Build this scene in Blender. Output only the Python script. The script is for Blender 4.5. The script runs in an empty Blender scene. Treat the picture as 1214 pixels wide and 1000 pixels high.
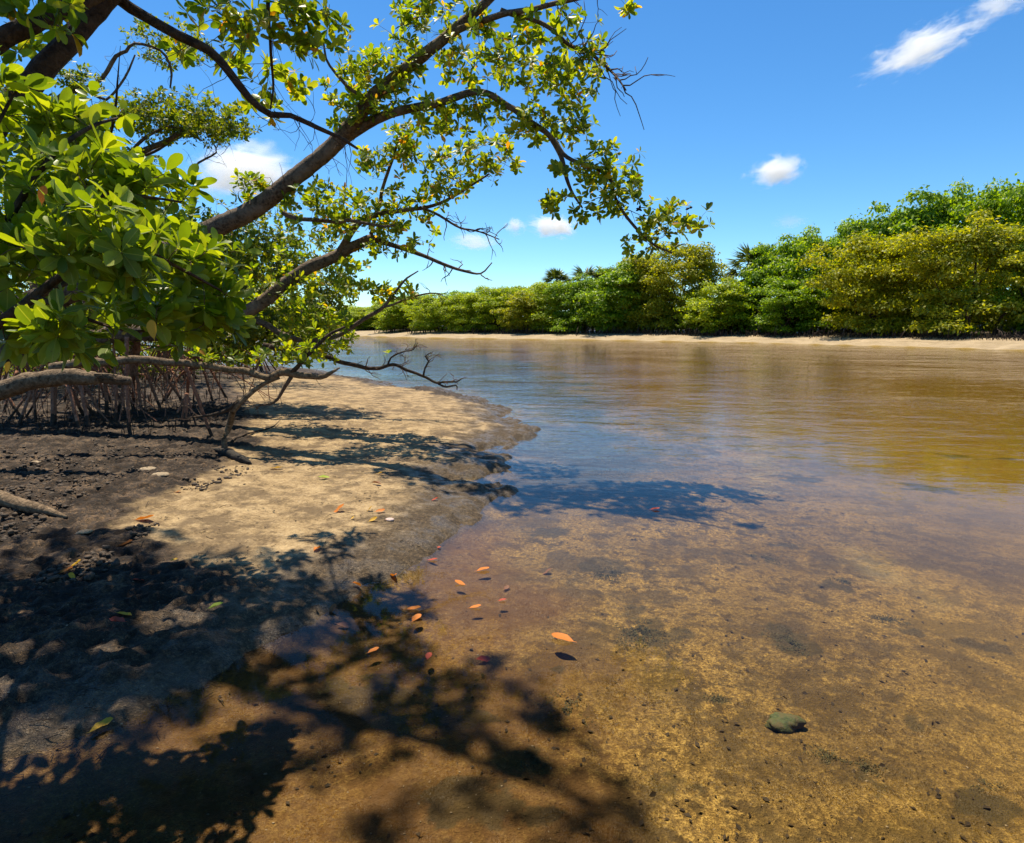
import bpy, math, random
import numpy as np
from mathutils import Vector, Matrix

R = math.radians
scene = bpy.context.scene
col = scene.collection
random.seed(7)
rng = np.random.default_rng(11)

# ------------------------------------------------------------------ camera, sky, sun, exposure
FPX, HZ, CAMH = 780.0, 384.0, 1.6            # focal length and horizon row in photo pixels (1214 x 1000), eye height
PITCH = math.atan((500.0 - HZ) / FPX)
cam_d = bpy.data.cameras.new('camera')
cam = bpy.data.objects.new('camera', cam_d)
col.objects.link(cam)
cam_d.sensor_fit = 'HORIZONTAL'
cam_d.sensor_width = 36.0
cam_d.lens = 36.0 * FPX / 1214.0
cam_d.clip_start = 0.05
cam_d.clip_end = 30000.0
cam.location = (0, 0, CAMH)
cam.rotation_euler = (math.pi / 2 - PITCH, 0, 0)
scene.camera = cam

SUN_EL, SUN_AZ = R(69), R(-28)               # azimuth from +Y, negative is to the left
SUN_DIR = Vector((math.sin(SUN_AZ) * math.cos(SUN_EL), math.cos(SUN_AZ) * math.cos(SUN_EL), math.sin(SUN_EL)))

world = bpy.data.worlds.new('World')
scene.world = world
world.use_nodes = True
nt = world.node_tree
for n in list(nt.nodes):
    nt.nodes.remove(n)
sky = nt.nodes.new('ShaderNodeTexSky')
sky.sky_type = 'NISHITA'
sky.sun_disc = False
sky.sun_elevation = SUN_EL
sky.sun_rotation = SUN_AZ
sky.altitude = 0
sky.air_density = 0.85
sky.dust_density = 0.0
sky.ozone_density = 3.0
hs = nt.nodes.new('ShaderNodeHueSaturation')
hs.inputs['Saturation'].default_value = 1.22
hs.inputs['Value'].default_value = 1.0
bg = nt.nodes.new('ShaderNodeBackground')
bg.inputs['Strength'].default_value = 0.104
wo = nt.nodes.new('ShaderNodeOutputWorld')
nt.links.new(sky.outputs[0], hs.inputs['Color'])
tint = nt.nodes.new('ShaderNodeMix')
tint.data_type = 'RGBA'
tint.blend_type = 'MULTIPLY'
tint.inputs[0].default_value = 1.0
tint.inputs[7].default_value = (0.74, 0.93, 0.98, 1)
nt.links.new(hs.outputs[0], tint.inputs[6])
nt.links.new(tint.outputs[2], bg.inputs['Color'])
nt.links.new(bg.outputs[0], wo.inputs['Surface'])

sun_d = bpy.data.lights.new('sun', 'SUN')
sun_d.energy = 5.0
sun_d.angle = R(0.53)
sun_d.color = (1.0, 0.90, 0.71)
sun = bpy.data.objects.new('sun', sun_d)
col.objects.link(sun)
sun.rotation_euler = SUN_DIR.to_track_quat('Z', 'Y').to_euler()
sun.location = (-4, 8, 20)

vs = scene.view_settings
vs.view_transform = 'Standard'
vs.look = 'None'
vs.exposure = 0.78
vs.gamma = 1.0
vs.use_curve_mapping = False
scene.cycles.use_denoising = True
scene.cycles.max_bounces = 7
scene.cycles.diffuse_bounces = 2
scene.cycles.glossy_bounces = 2
scene.cycles.transmission_bounces = 4
scene.cycles.transparent_max_bounces = 16
scene.cycles.volume_bounces = 4
scene.cycles.caustics_reflective = False
scene.cycles.caustics_refractive = False

# ------------------------------------------------------------------ small helpers
CP, SP = math.cos(PITCH), math.sin(PITCH)


def ray(px, py):
    x = (px - 607.0) / FPX
    v = (500.0 - py) / FPX
    return Vector((x, CP + v * SP, -SP + v * CP))


def P(px, py, Y):
    """the point that stands Y metres ahead of the eye in the direction of a photo pixel"""
    d = ray(px, py)
    return Vector((0, 0, CAMH)) + d * (Y / d.y)


def pix(p):
    q = np.asarray(p, float) - np.array([0, 0, CAMH])
    f = q[..., 1] * CP - q[..., 2] * SP
    u = q[..., 1] * SP + q[..., 2] * CP
    f = np.where(np.abs(f) < 1e-4, 1e-4, f)
    return 607 + FPX * q[..., 0] / f, 500 - FPX * u / f, f


def flat(px, py, z=0.0):
    d = ray(px, py)
    t = (z - CAMH) / d.z
    return Vector((0, 0, CAMH)) + d * t


def _hash(ix, iy, seed):
    h = (ix.astype(np.int64) * 374761393 + iy.astype(np.int64) * 668265263 + seed * 1442695041) & 0x7fffffff
    h = ((h ^ (h >> 13)) * 1274126177) & 0x7fffffff
    return ((h ^ (h >> 16)) & 0xffff) / 65535.0


def vnoise(x, y, seed=0):
    ix, iy = np.floor(x), np.floor(y)
    fx, fy = x - ix, y - iy
    fx = fx * fx * (3 - 2 * fx)
    fy = fy * fy * (3 - 2 * fy)
    a, b = _hash(ix, iy, seed), _hash(ix + 1, iy, seed)
    c, d = _hash(ix, iy + 1, seed), _hash(ix + 1, iy + 1, seed)
    return (a * (1 - fx) + b * fx) * (1 - fy) + (c * (1 - fx) + d * fx) * fy


def fbm(x, y, octaves=4, seed=0):
    s, a, tot = 0, 1.0, 0
    for k in range(octaves):
        s = s + a * vnoise(x * 2 ** k + 17.3 * k, y * 2 ** k - 9.1 * k, seed + k)
        tot += a
        a *= 0.5
    return s / tot


def sstep(a, b, x):
    t = np.clip((x - a) / (b - a), 0, 1)
    return t * t * (3 - 2 * t)


def sdist(poly, x, y):
    """signed distance to a closed polygon, positive inside"""
    x = np.asarray(x, float)
    y = np.asarray(y, float)
    best = np.full(x.shape, 1e18)
    inside = np.zeros(x.shape, bool)
    n = len(poly)
    for i in range(n):
        ax, ay = poly[i]
        bx, by = poly[(i + 1) % n]
        dx, dy = bx - ax, by - ay
        t = np.clip(((x - ax) * dx + (y - ay) * dy) / (dx * dx + dy * dy + 1e-12), 0, 1)
        best = np.minimum(best, (x - ax - t * dx) ** 2 + (y - ay - t * dy) ** 2)
        cond = ((ay > y) != (by > y))
        xi = dx * (y - ay) / (dy if abs(dy) > 1e-12 else 1e-12) + ax
        inside ^= cond & (x < xi)
    return np.where(inside, 1, -1) * np.sqrt(best)


# ------------------------------------------------------------------ materials
def new_mat(name):
    m = bpy.data.materials.new(name)
    m.use_nodes = True
    t = m.node_tree
    for n in list(t.nodes):
        t.nodes.remove(n)
    out = t.nodes.new('ShaderNodeOutputMaterial')
    return m, t, out


def N(t, kind, **kw):
    n = t.nodes.new(kind)
    for k, v in kw.items():
        if k in n.inputs:
            n.inputs[k].default_value = v
        else:
            setattr(n, k, v)
    return n


def ramp(t, stops, interp='LINEAR'):
    n = t.nodes.new('ShaderNodeValToRGB')
    cr = n.color_ramp
    cr.interpolation = interp
    while len(cr.elements) < len(stops):
        cr.elements.new(0.5)
    for e, (p, c) in zip(cr.elements, stops):
        e.position = p
        e.color = (*c, 1) if len(c) == 3 else c
    return n


def mixc(t, fac, a, b, blend='MIX'):
    n = t.nodes.new('ShaderNodeMix')
    n.data_type = 'RGBA'
    n.blend_type = blend
    for sock, v in ((n.inputs[0], fac), (n.inputs[6], a), (n.inputs[7], b)):
        if hasattr(v, 'default_value') or hasattr(v, 'is_output'):
            t.links.new(v, sock)
        elif isinstance(v, (tuple, list)):
            sock.default_value = (*v, 1) if len(v) == 3 else v
        else:
            sock.default_value = v
    return n.outputs[2]


def math_(t, op, a, b=0.0, c=0.0, clamp=False):
    n = t.nodes.new('ShaderNodeMath')
    n.operation = op
    n.use_clamp = clamp
    for s, v in zip(n.inputs, (a, b, c)):
        if hasattr(v, 'is_output'):
            t.links.new(v, s)
        else:
            s.default_value = v
    return n.outputs[0]


def noise(t, vec, scale, detail=4, rough=0.55, dist=0.0):
    n = N(t, 'ShaderNodeTexNoise')
    n.inputs['Scale'].default_value = scale
    n.inputs['Detail'].default_value = detail
    n.inputs['Roughness'].default_value = rough
    n.inputs['Distortion'].default_value = dist
    if vec is not None:
        t.links.new(vec, n.inputs['Vector'])
    return n.outputs['Fac']


def leaf_material(name, stops, trans=0.38, rough=0.42, per_object=False, spec=0.35):
    """leaf colour drawn per leaf; light comes through the blade"""
    m, t, out = new_mat(name)
    if per_object:
        rnd = N(t, 'ShaderNodeObjectInfo').outputs['Random']
    else:
        rnd = N(t, 'ShaderNodeNewGeometry').outputs['Random Per Island']
    rp = ramp(t, stops, 'LINEAR')
    t.links.new(rnd, rp.inputs[0])
    tc = N(t, 'ShaderNodeTexCoord')
    nz = noise(t, tc.outputs['Object'], 30, 2)
    c = mixc(t, math_(t, 'MULTIPLY', nz, 0.35), rp.outputs[0], (0.03, 0.05, 0.008))
    b = N(t, 'ShaderNodeBsdfPrincipled')
    b.inputs['Roughness'].default_value = rough
    b.inputs['Specular IOR Level'].default_value = spec
    t.links.new(c, b.inputs['Base Color'])
    tr = N(t, 'ShaderNodeBsdfTranslucent')
    tcol = mixc(t, 1.0, c, (2.0, 1.8, 0.35), 'MULTIPLY')
    t.links.new(tcol, tr.inputs['Color'])
    mx = N(t, 'ShaderNodeMixShader')
    mx.inputs[0].default_value = trans
    t.links.new(b.outputs[0], mx.inputs[1])
    t.links.new(tr.outputs[0], mx.inputs[2])
    t.links.new(mx.outputs[0], out.inputs['Surface'])
    return m


def veined_leaf(name, stops, trans, rough):
    """for leaves close to the eye: pale midrib, faint side veins, brown flecks"""
    m, t, out = new_mat(name)
    rnd = N(t, 'ShaderNodeObjectInfo').outputs['Random']
    rp = ramp(t, stops, 'LINEAR')
    t.links.new(rnd, rp.inputs[0])
    tc = N(t, 'ShaderNodeTexCoord')
    v = tc.outputs['Object']
    sp = N(t, 'ShaderNodeSeparateXYZ')
    t.links.new(v, sp.inputs[0])
    ay = math_(t, 'ABSOLUTE', sp.outputs['Y'])
    rib = math_(t, 'SUBTRACT', 1.0, math_(t, 'MULTIPLY', ay, 45.0), clamp=True)
    ph = math_(t, 'SUBTRACT', math_(t, 'MULTIPLY', sp.outputs['X'], 75.0), math_(t, 'MULTIPLY', ay, 70.0))
    vein = math_(t, 'POWER', math_(t, 'ABSOLUTE', math_(t, 'SINE', ph)), 0.5)
    off = N(t, 'ShaderNodeCombineXYZ')
    t.links.new(math_(t, 'MULTIPLY', rnd, 37.0), off.inputs[0])
    va = N(t, 'ShaderNodeVectorMath', operation='ADD')
    t.links.new(v, va.inputs[0])
    t.links.new(off.outputs[0], va.inputs[1])
    n1 = noise(t, va.outputs[0], 3.5, 3, 0.6)
    n2 = noise(t, va.outputs[0], 9.0, 3, 0.6)
    c = mixc(t, math_(t, 'MULTIPLY', n1, 0.45), rp.outputs[0], (0.05, 0.085, 0.008))
    c = mixc(t, math_(t, 'MULTIPLY', math_(t, 'SUBTRACT', 1.0, vein), 0.22), c, (0.30, 0.34, 0.07))
    c = mixc(t, math_(t, 'MULTIPLY', rib, 0.7), c, (0.40, 0.42, 0.10))
    fl = ramp(t, [(0.66, (0, 0, 0)), (0.72, (1, 1, 1))])
    t.links.new(n2, fl.inputs[0])
    c = mixc(t, math_(t, 'MULTIPLY', fl.outputs[0], 0.8), c, (0.12, 0.06, 0.015))
    b = N(t, 'ShaderNodeBsdfPrincipled')
    t.links.new(math_(t, 'ADD', rough - 0.12, math_(t, 'MULTIPLY', n1, 0.3)), b.inputs['Roughness'])
    b.inputs['Specular IOR Level'].default_value = 0.45
    t.links.new(c, b.inputs['Base Color'])
    bp = N(t, 'ShaderNodeBump')
    bp.inputs['Strength'].default_value = 0.35
    bp.inputs['Distance'].default_value = 0.02
    t.links.new(math_(t, 'ADD', vein, math_(t, 'MULTIPLY', rib, -1.5)), bp.inputs['Height'])
    t.links.new(bp.outputs[0], b.inputs['Normal'])
    tr = N(t, 'ShaderNodeBsdfTranslucent')
    t.links.new(mixc(t, 1.0, c, (2.0, 1.8, 0.35), 'MULTIPLY'), tr.inputs['Color'])
    mx = N(t, 'ShaderNodeMixShader')
    mx.inputs[0].default_value = trans
    t.links.new(b.outputs[0], mx.inputs[1])
    t.links.new(tr.outputs[0], mx.inputs[2])
    t.links.new(mx.outputs[0], out.inputs['Surface'])
    return m


def wood_material(name, c0, c1, scale=22.0, bump=0.5, rough=0.85, lichen=None):
    m, t, out = new_mat(name)
    tc = N(t, 'ShaderNodeTexCoord')
    mp = N(t, 'ShaderNodeMapping')
    mp.inputs['Scale'].default_value = (1, 1, 1)
    t.links.new(tc.outputs['Object'], mp.inputs['Vector'])
    v = mp.outputs[0]
    n1 = noise(t, v, scale, 6, 0.65, 0.6)
    n2 = noise(t, v, scale * 0.18, 3, 0.5)
    n3 = noise(t, v, scale * 0.45, 4, 0.7, 1.2)
    nm = math_(t, 'ADD', math_(t, 'MULTIPLY', n1, 0.5), math_(t, 'MULTIPLY', n3, 0.5))
    rp = ramp(t, [(0.38, c0), (0.62, c1)])
    t.links.new(nm, rp.inputs[0])
    c = rp.outputs[0]
    if lichen:
        lr = ramp(t, [(0.5, (0, 0, 0)), (0.66, (1, 1, 1))])
        t.links.new(n2, lr.inputs[0])
        c = mixc(t, math_(t, 'MULTIPLY', lr.outputs[0], 0.7), c, lichen)
    b = N(t, 'ShaderNodeBsdfPrincipled')
    b.inputs['Roughness'].default_value = rough
    b.inputs['Specular IOR Level'].default_value = 0.25
    t.links.new(c, b.inputs['Base Color'])
    bp = N(t, 'ShaderNodeBump')
    bp.inputs['Strength'].default_value = bump
    bp.inputs['Distance'].default_value = 0.035
    t.links.new(nm, bp.inputs['Height'])
    t.links.new(bp.outputs[0], b.inputs['Normal'])
    t.links.new(b.outputs[0], out.inputs['Surface'])
    return m


M = {}
G_DARK, G_MID, G_LIME, G_OLIVE = (0.035, 0.075, 0.010), (0.075, 0.14, 0.016), (0.19, 0.25, 0.022), (0.12, 0.15, 0.02)
M['leaf_near'] = leaf_material('mangrove_leaf_near', [(0.0, (0.08, 0.145, 0.010)), (0.35, (0.16, 0.245, 0.014)), (0.75, (0.26, 0.345, 0.02)), (1.0, (0.38, 0.45, 0.03))], 0.44, 0.38)
M['leaf_near_one'] = veined_leaf('mangrove_leaf_near_single', [(0.0, (0.08, 0.145, 0.010)), (0.35, (0.16, 0.245, 0.014)), (0.75, (0.26, 0.345, 0.02)), (1.0, (0.38, 0.45, 0.03))], 0.44, 0.40)
_tree_stops = [(0.0, (0.07, 0.13, 0.010)), (0.3, (0.15, 0.23, 0.015)), (0.6, (0.25, 0.32, 0.02)), (0.95, (0.40, 0.42, 0.03)), (0.97, (0.52, 0.36, 0.03)), (1.0, (0.52, 0.20, 0.02))]
M['leaf_tree'] = leaf_material('mangrove_leaf_canopy', _tree_stops, 0.56, 0.42)
M['leaf_tree_one'] = leaf_material('mangrove_leaf_canopy_single', _tree_stops, 0.56, 0.42, True)
M['leaf_back'] = leaf_material('mangrove_leaf_behind', [(0.0, (0.06, 0.11, 0.010)), (0.5, (0.14, 0.20, 0.014)), (1.0, (0.30, 0.32, 0.022))], 0.5, 0.45)
M['leaf_far_green'] = leaf_material('foliage_bright_green', [(0.0, (0.08, 0.17, 0.008)), (0.5, (0.18, 0.31, 0.010)), (1.0, (0.32, 0.45, 0.02))], 0.5, 0.45)
M['leaf_far_olive'] = leaf_material('foliage_olive_yellow', [(0.0, (0.14, 0.19, 0.008)), (0.5, (0.29, 0.32, 0.010)), (1.0, (0.48, 0.46, 0.018))], 0.5, 0.5)
M['leaf_far_mid'] = leaf_material('foliage_mid_green', [(0.0, (0.13, 0.22, 0.008)), (0.5, (0.28, 0.38, 0.010)), (1.0, (0.45, 0.50, 0.018))], 0.5, 0.5)
M['palm'] = leaf_material('palm_frond_green', [(0.0, (0.04, 0.075, 0.02)), (1.0, (0.10, 0.13, 0.035))], 0.25, 0.4)
M['bark'] = wood_material('grey_brown_bark', (0.03, 0.019, 0.011), (0.20, 0.135, 0.085), 30, 1.0, 0.85, (0.22, 0.16, 0.11))
M['bark_dark'] = wood_material('dark_brown_bark', (0.016, 0.010, 0.006), (0.10, 0.062, 0.036), 30, 1.0)
M['twig'] = wood_material('twig_bark', (0.06, 0.035, 0.022), (0.16, 0.10, 0.065), 40, 0.3)
M['root'] = wood_material('reddish_root_bark', (0.13, 0.05, 0.028), (0.42, 0.20, 0.12), 30, 0.6)
M['root_mud'] = wood_material('mud_coated_root', (0.025, 0.017, 0.012), (0.07, 0.045, 0.03), 30, 0.6)
M['dead'] = wood_material('weathered_dead_wood', (0.055, 0.034, 0.018), (0.29, 0.20, 0.12), 30, 1.0, 0.9)
M['dead_dark'] = wood_material('dark_wet_dead_wood', (0.012, 0.010, 0.009), (0.05, 0.04, 0.03), 24, 0.8)
M['palm_trunk'] = wood_material('palm_trunk_bark', (0.06, 0.045, 0.035), (0.17, 0.13, 0.10), 6, 0.5)


def plain_leaf(name, c, c2, rough=0.7):
    m, t, out = new_mat(name)
    tc = N(t, 'ShaderNodeTexCoord')
    n = noise(t, tc.outputs['Object'], 45, 4, 0.6, 0.4)
    rp = ramp(t, [(0.4, c), (0.68, c2)])
    t.links.new(n, rp.inputs[0])
    b = N(t, 'ShaderNodeBsdfPrincipled')
    b.inputs['Roughness'].default_value = rough
    t.links.new(rp.outputs[0], b.inputs['Base Color'])
    tr = N(t, 'ShaderNodeBsdfTranslucent')
    t.links.new(rp.outputs[0], tr.inputs['Color'])
    mx = N(t, 'ShaderNodeMixShader')
    mx.inputs[0].default_value = 0.3
    t.links.new(b.outputs[0], mx.inputs[1])
    t.links.new(tr.outputs[0], mx.inputs[2])
    t.links.new(mx.outputs[0], out.inputs['Surface'])
    return m


M['fall_orange'] = plain_leaf('fallen_leaf_orange', (0.68, 0.22, 0.015), (0.45, 0.10, 0.01))
M['fall_yellow'] = plain_leaf('fallen_leaf_yellow', (0.68, 0.42, 0.03), (0.55, 0.26, 0.02))
M['fall_red'] = plain_leaf('fallen_leaf_red', (0.48, 0.06, 0.02), (0.25, 0.03, 0.015))
M['fall_brown'] = plain_leaf('fallen_leaf_brown', (0.26, 0.11, 0.04), (0.14, 0.06, 0.025))
M['fall_rot'] = plain_leaf('rotting_leaf_scraps', (0.05, 0.028, 0.010), (0.018, 0.011, 0.005), 0.8)
M['fall_green'] = plain_leaf('fallen_leaf_lime', (0.30, 0.42, 0.03), (0.42, 0.42, 0.04))


def stone_material(name, c0, c1, scale=25, moss=None):
    m, t, out = new_mat(name)
    tc = N(t, 'ShaderNodeTexCoord')
    n1 = noise(t, tc.outputs['Object'], scale, 6, 0.65)
    rp = ramp(t, [(0.3, c0), (0.7, c1)])
    t.links.new(n1, rp.inputs[0])
    c = rp.outputs[0]
    if moss:
        n2 = noise(t, tc.outputs['Object'], scale * 0.35, 3)
        r2 = ramp(t, [(0.42, (0, 0, 0)), (0.6, (1, 1, 1))])
        t.links.new(n2, r2.inputs[0])
        c = mixc(t, r2.outputs[0], c, moss)
    b = N(t, 'ShaderNodeBsdfPrincipled')
    b.inputs['Roughness'].default_value = 0.8
    t.links.new(c, b.inputs['Base Color'])
    bp = N(t, 'ShaderNodeBump')
    bp.inputs['Strength'].default_value = 0.6
    bp.inputs['Distance'].default_value = 0.01
    t.links.new(n1, bp.inputs['Height'])
    t.links.new(bp.outputs[0], b.inputs['Normal'])
    t.links.new(b.outputs[0], out.inputs['Surface'])
    return m


M['moss_stone'] = stone_material('algae_covered_stone', (0.022, 0.035, 0.009), (0.07, 0.09, 0.024), 60, (0.08, 0.062, 0.022))
M['pale_stone'] = stone_material('pale_limestone', (0.16, 0.11, 0.06), (0.36, 0.27, 0.17), 40)
M['pink_stone'] = stone_material('pale_pink_shell', (0.42, 0.28, 0.24), (0.58, 0.44, 0.38), 50)
M['mud_clod'] = stone_material('dark_mud_clod', (0.012, 0.008, 0.005), (0.10, 0.062, 0.034), 45)
M['algae'] = stone_material('brown_green_algae', (0.03, 0.026, 0.008), (0.09, 0.075, 0.022), 50)


# ------------------------------------------------------------------ meshes
def mesh_arrays(name, verts, loops, totals, smooth=True):
    me = bpy.data.meshes.new(name)
    verts = np.asarray(verts, np.float32)
    loops = np.asarray(loops, np.int32).ravel()
    totals = np.asarray(totals, np.int32).ravel()
    me.vertices.add(len(verts))
    me.vertices.foreach_set('co', verts.ravel())
    me.loops.add(len(loops))
    me.loops.foreach_set('vertex_index', loops)
    me.polygons.add(len(totals))
    starts = np.concatenate(([0], np.cumsum(totals)[:-1])).astype(np.int32)
    me.polygons.foreach_set('loop_start', starts)
    try:
        me.polygons.foreach_set('loop_total', totals)
    except Exception:
        pass
    me.polygons.foreach_set('use_smooth', np.full(len(totals), bool(smooth)))
    me.update(calc_edges=True)
    return me


def tag(o, label=None, cat=None, group=None, kind=None):
    if label:
        o['label'] = label
    if cat:
        o['category'] = cat
    if group:
        o['group'] = group
    if kind:
        o['kind'] = kind
    return o


def empty(name, loc, label=None, cat=None, group=None):
    e = bpy.data.objects.new(name, None)
    e.location = loc
    e.empty_display_size = 0.2
    col.objects.link(e)
    tag(e, label, cat, group)
    return e


def put(name, me, mat=None, parent=None, kind=None):
    """link a mesh given in world coordinates; under a parent it keeps its place"""
    o = bpy.data.objects.new(name, me)
    if mat is not None and not me.materials:
        me.materials.append(mat)
    col.objects.link(o)
    if parent is not None:
        o.parent = parent
        p = parent
        off = Vector((0, 0, 0))
        while p is not None:
            off += Vector(p.location)
            p = p.parent
        o.location = -off
    if kind:
        o['kind'] = kind
    return o


class Tubes:
    """collects swept tubes into one mesh"""

    def __init__(self):
        self.v, self.l, self.t, self.n = [], [], [], 0

    def add(self, pts, rad, sides=8, wob=0.0, seed=0):
        pts = np.asarray([tuple(p) for p in pts], float)
        k = len(pts)
        if k < 2:
            return
        rad = np.asarray(rad, float) if np.ndim(rad) else np.full(k, float(rad))
        tan = np.gradient(pts, axis=0)
        tan /= np.linalg.norm(tan, axis=1)[:, None] + 1e-9
        ref = np.array([0.13, 0.31, 0.94]) if abs(tan[0, 2]) < 0.9 else np.array([0.9, 0.2, 0.1])
        a = np.cross(tan, ref)
        a /= np.linalg.norm(a, axis=1)[:, None] + 1e-9
        b = np.cross(tan, a)
        ang = np.arange(sides) / sides * 2 * math.pi
        rr = rad[:, None] * np.ones((1, sides))
        if wob:
            g = np.random.default_rng(seed + 5)
            lobes = g.uniform(-1, 1, (sides,))
            rr = rr * (1 + wob * (0.6 * lobes[None, :] + g.uniform(-1, 1, (k, sides)) * 0.6))
        ring = pts[:, None, :] + rr[..., None] * (np.cos(ang)[None, :, None] * a[:, None, :] + np.sin(ang)[None, :, None] * b[:, None, :])
        base = self.n
        self.v.append(ring.reshape(-1, 3))
        i = np.arange(k - 1)[:, None]
        j = np.arange(sides)[None, :]
        jn = (j + 1) % sides
        q = np.stack([base + i * sides + j, base + i * sides + jn, base + (i + 1) * sides + jn, base + (i + 1) * sides + j], -1)
        self.l.append(q.reshape(-1))
        self.t.append(np.full((k - 1) * sides, 4))
        self.l.append(base + np.arange(sides)[::-1])
        self.l.append(base + (k - 1) * sides + np.arange(sides))
        self.t.append([sides, sides])
        self.n += k * sides

    def mesh(self, name):
        return mesh_arrays(name, np.concatenate(self.v), np.concatenate(self.l), np.concatenate(self.t))


def spline(pts, rads, step=0.08, wander=0.0, seed=1):
    """Catmull-Rom through the points, with a slight wander"""
    p = np.asarray([tuple(q) for q in pts], float)
    r = np.asarray(rads, float)
    if len(r) != len(p):
        r = np.interp(np.linspace(0, 1, len(p)), np.linspace(0, 1, len(r)), r)
    P0 = np.vstack([2 * p[0] - p[1], p, 2 * p[-1] - p[-2]])
    out, orad = [], []
    for i in range(len(p) - 1):
        a, b, c, d = P0[i], P0[i + 1], P0[i + 2], P0[i + 3]
        n = max(2, int(np.linalg.norm(c - b) / step))
        for t in np.arange(n) / n:
            out.append(0.5 * ((2 * b) + (-a + c) * t + (2 * a - 5 * b + 4 * c - d) * t * t + (-a + 3 * b - 3 * c + d) * t ** 3))
            orad.append(r[i] * (1 - t) + r[i + 1] * t)
    out.append(p[-1])
    orad.append(r[-1])
    out, orad = np.array(out), np.array(orad)
    if wander:
        g = np.random.default_rng(seed)
        k = len(out)
        w = np.zeros((k, 3))
        for f in (3, 7, 15):
            c = g.normal(0, 1, (max(2, k // f + 2), 3))
            xs = np.linspace(0, len(c) - 1, k)
            for ax in range(3):
                w[:, ax] += np.interp(xs, np.arange(len(c)), c[:, ax]) * (0.3 if f < 5 else 0.6)
        out = out + w * wander * np.minimum(1, orad / orad.max() + 0.3)[:, None]
    return out, orad


# leaf blades: x runs along the midrib, y across, z is the upper side
def blade(stations, bend=0.10, fold=0.18):
    v, f, t = [], [], []
    for (s, w) in stations:
        z = -bend * s * s + 0.02
        if w == 0:
            v.append([(s, 0, z)])
        else:
            v.append([(s, -w, z + fold * w), (s, 0, z), (s, w, z + fold * w)])
    idx, flatv = [], []
    for row in v:
        idx.append([len(flatv) + k for k in range(len(row))])
        flatv += row
    for a, b in zip(idx[:-1], idx[1:]):
        if len(a) == 1 and len(b) == 3:
            f += [[a[0], b[1], b[0]], [a[0], b[2], b[1]]]
        elif len(a) == 3 and len(b) == 3:
            f += [[a[0], a[1], b[1], b[0]], [a[1], a[2], b[2], b[1]]]
        elif len(a) == 3 and len(b) == 1:
            f += [[a[0], a[1], b[0]], [a[1], a[2], b[0]]]
    return np.array(flatv, float), f


LEAF_HI = blade([(-0.10, 0.012), (0.0, 0.02), (0.15, 0.12), (0.38, 0.215), (0.62, 0.25), (0.82, 0.205), (0.94, 0.11), (1.0, 0)], 0.12, 0.22)
LEAF_MID = blade([(-0.08, 0), (0.22, 0.15), (0.6, 0.25), (0.88, 0.17), (1.0, 0)], 0.12, 0.22)
LEAF_LO = blade([(0, 0), (0.55, 0.27), (1.0, 0)], 0.10, 0.2)


def leaves_mesh(name, tmpl, pos, ax, nor, size):
    """many blades as one mesh; ax, nor are unit vectors (length direction, upper side)"""
    tv, tf = tmpl
    pos, ax, nor, size = map(np.asarray, (pos, ax, nor, size))
    side = np.cross(nor, ax)
    side /= np.linalg.norm(side, axis=1)[:, None] + 1e-9
    nn = np.cross(ax, side)
    V = pos[:, None, :] + size[:, None, None] * (tv[None, :, 0, None] * ax[:, None, :] + tv[None, :, 1, None] * side[:, None, :] + tv[None, :, 2, None] * nn[:, None, :])
    lf = np.concatenate([np.array(q) for q in tf])
    tt = np.array([len(q) for q in tf])
    L = (np.arange(len(pos)) * len(tv))[:, None] + lf[None, :]
    T = np.tile(tt, len(pos))
    return mesh_arrays(name, V.reshape(-1, 3), L.ravel(), T)


def leaf_matrix(p, a, n, s):
    a = Vector(a).normalized()
    y = Vector(n).cross(a).normalized()
    z = a.cross(y)
    m = Matrix((a, y, z)).transposed().to_4x4()
    return Matrix.Translation(Vector(p)) @ m @ Matrix.Scale(s, 4)


def single_blade(name, tmpl):
    tv, tf = tmpl
    return mesh_arrays(name, tv, np.concatenate([np.array(q) for q in tf]), [len(q) for q in tf])


# ------------------------------------------------------------------ the ground: mud bank, sand spit, river bed, far beach
shore_px = [(-500, 1130), (-200, 985), (-60, 925), (0, 905), (60, 888), (120, 866), (200, 828), (250, 803), (300, 775), (340, 757), (372, 738), (420, 708),
            (452, 690), (480, 678), (520, 652), (548, 632), (560, 612), (566, 596), (596, 590), (606, 584), (585, 577), (552, 574), (545, 568), (572, 566), (600, 560), (606, 551),
            (583, 543), (578, 536), (600, 526), (622, 517), (628, 511), (612, 503), (598, 497), (603, 487), (570, 475), (545, 470),
            (525, 462), (490, 463), (470, 461), (462, 455), (430, 450), (400, 446), (385, 440), (340, 437)]
NEAR = [(flat(a, b).x, flat(a, b).y) for a, b in shore_px] + [(-30, 26), (-400, 40), (-400, -60), (-30, -60), (-2.4, -10)]
far_px = [(330, 397.3), (410, 398.0), (480, 400.4), (600, 402.0), (700, 403.2), (800, 405.0), (900, 407.0), (1000, 409.2), (1100, 412.0), (1214, 415.5)]
FARL = [(flat(a, b).x, flat(a, b).y) for a, b in far_px]
FAR = [(-1500, 210), (-140, 112)] + FARL + [(52, 26), (90, -10), (400, -200), (3000, -200), (3000, 6000), (-3000, 6000), (-3000, 210)]
sand_px = [(300, 452), (380, 446), (450, 457), (605, 487), (640, 512), (610, 560), (575, 600), (556, 640), (480, 690), (400, 722), (352, 715), (310, 690),
           (240, 655), (200, 622), (210, 596), (255, 574), (300, 545), (322, 520), (300, 490), (285, 468)]
SAND = [(flat(a, b, 0.12).x, flat(a, b, 0.12).y) for a, b in sand_px]


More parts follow.
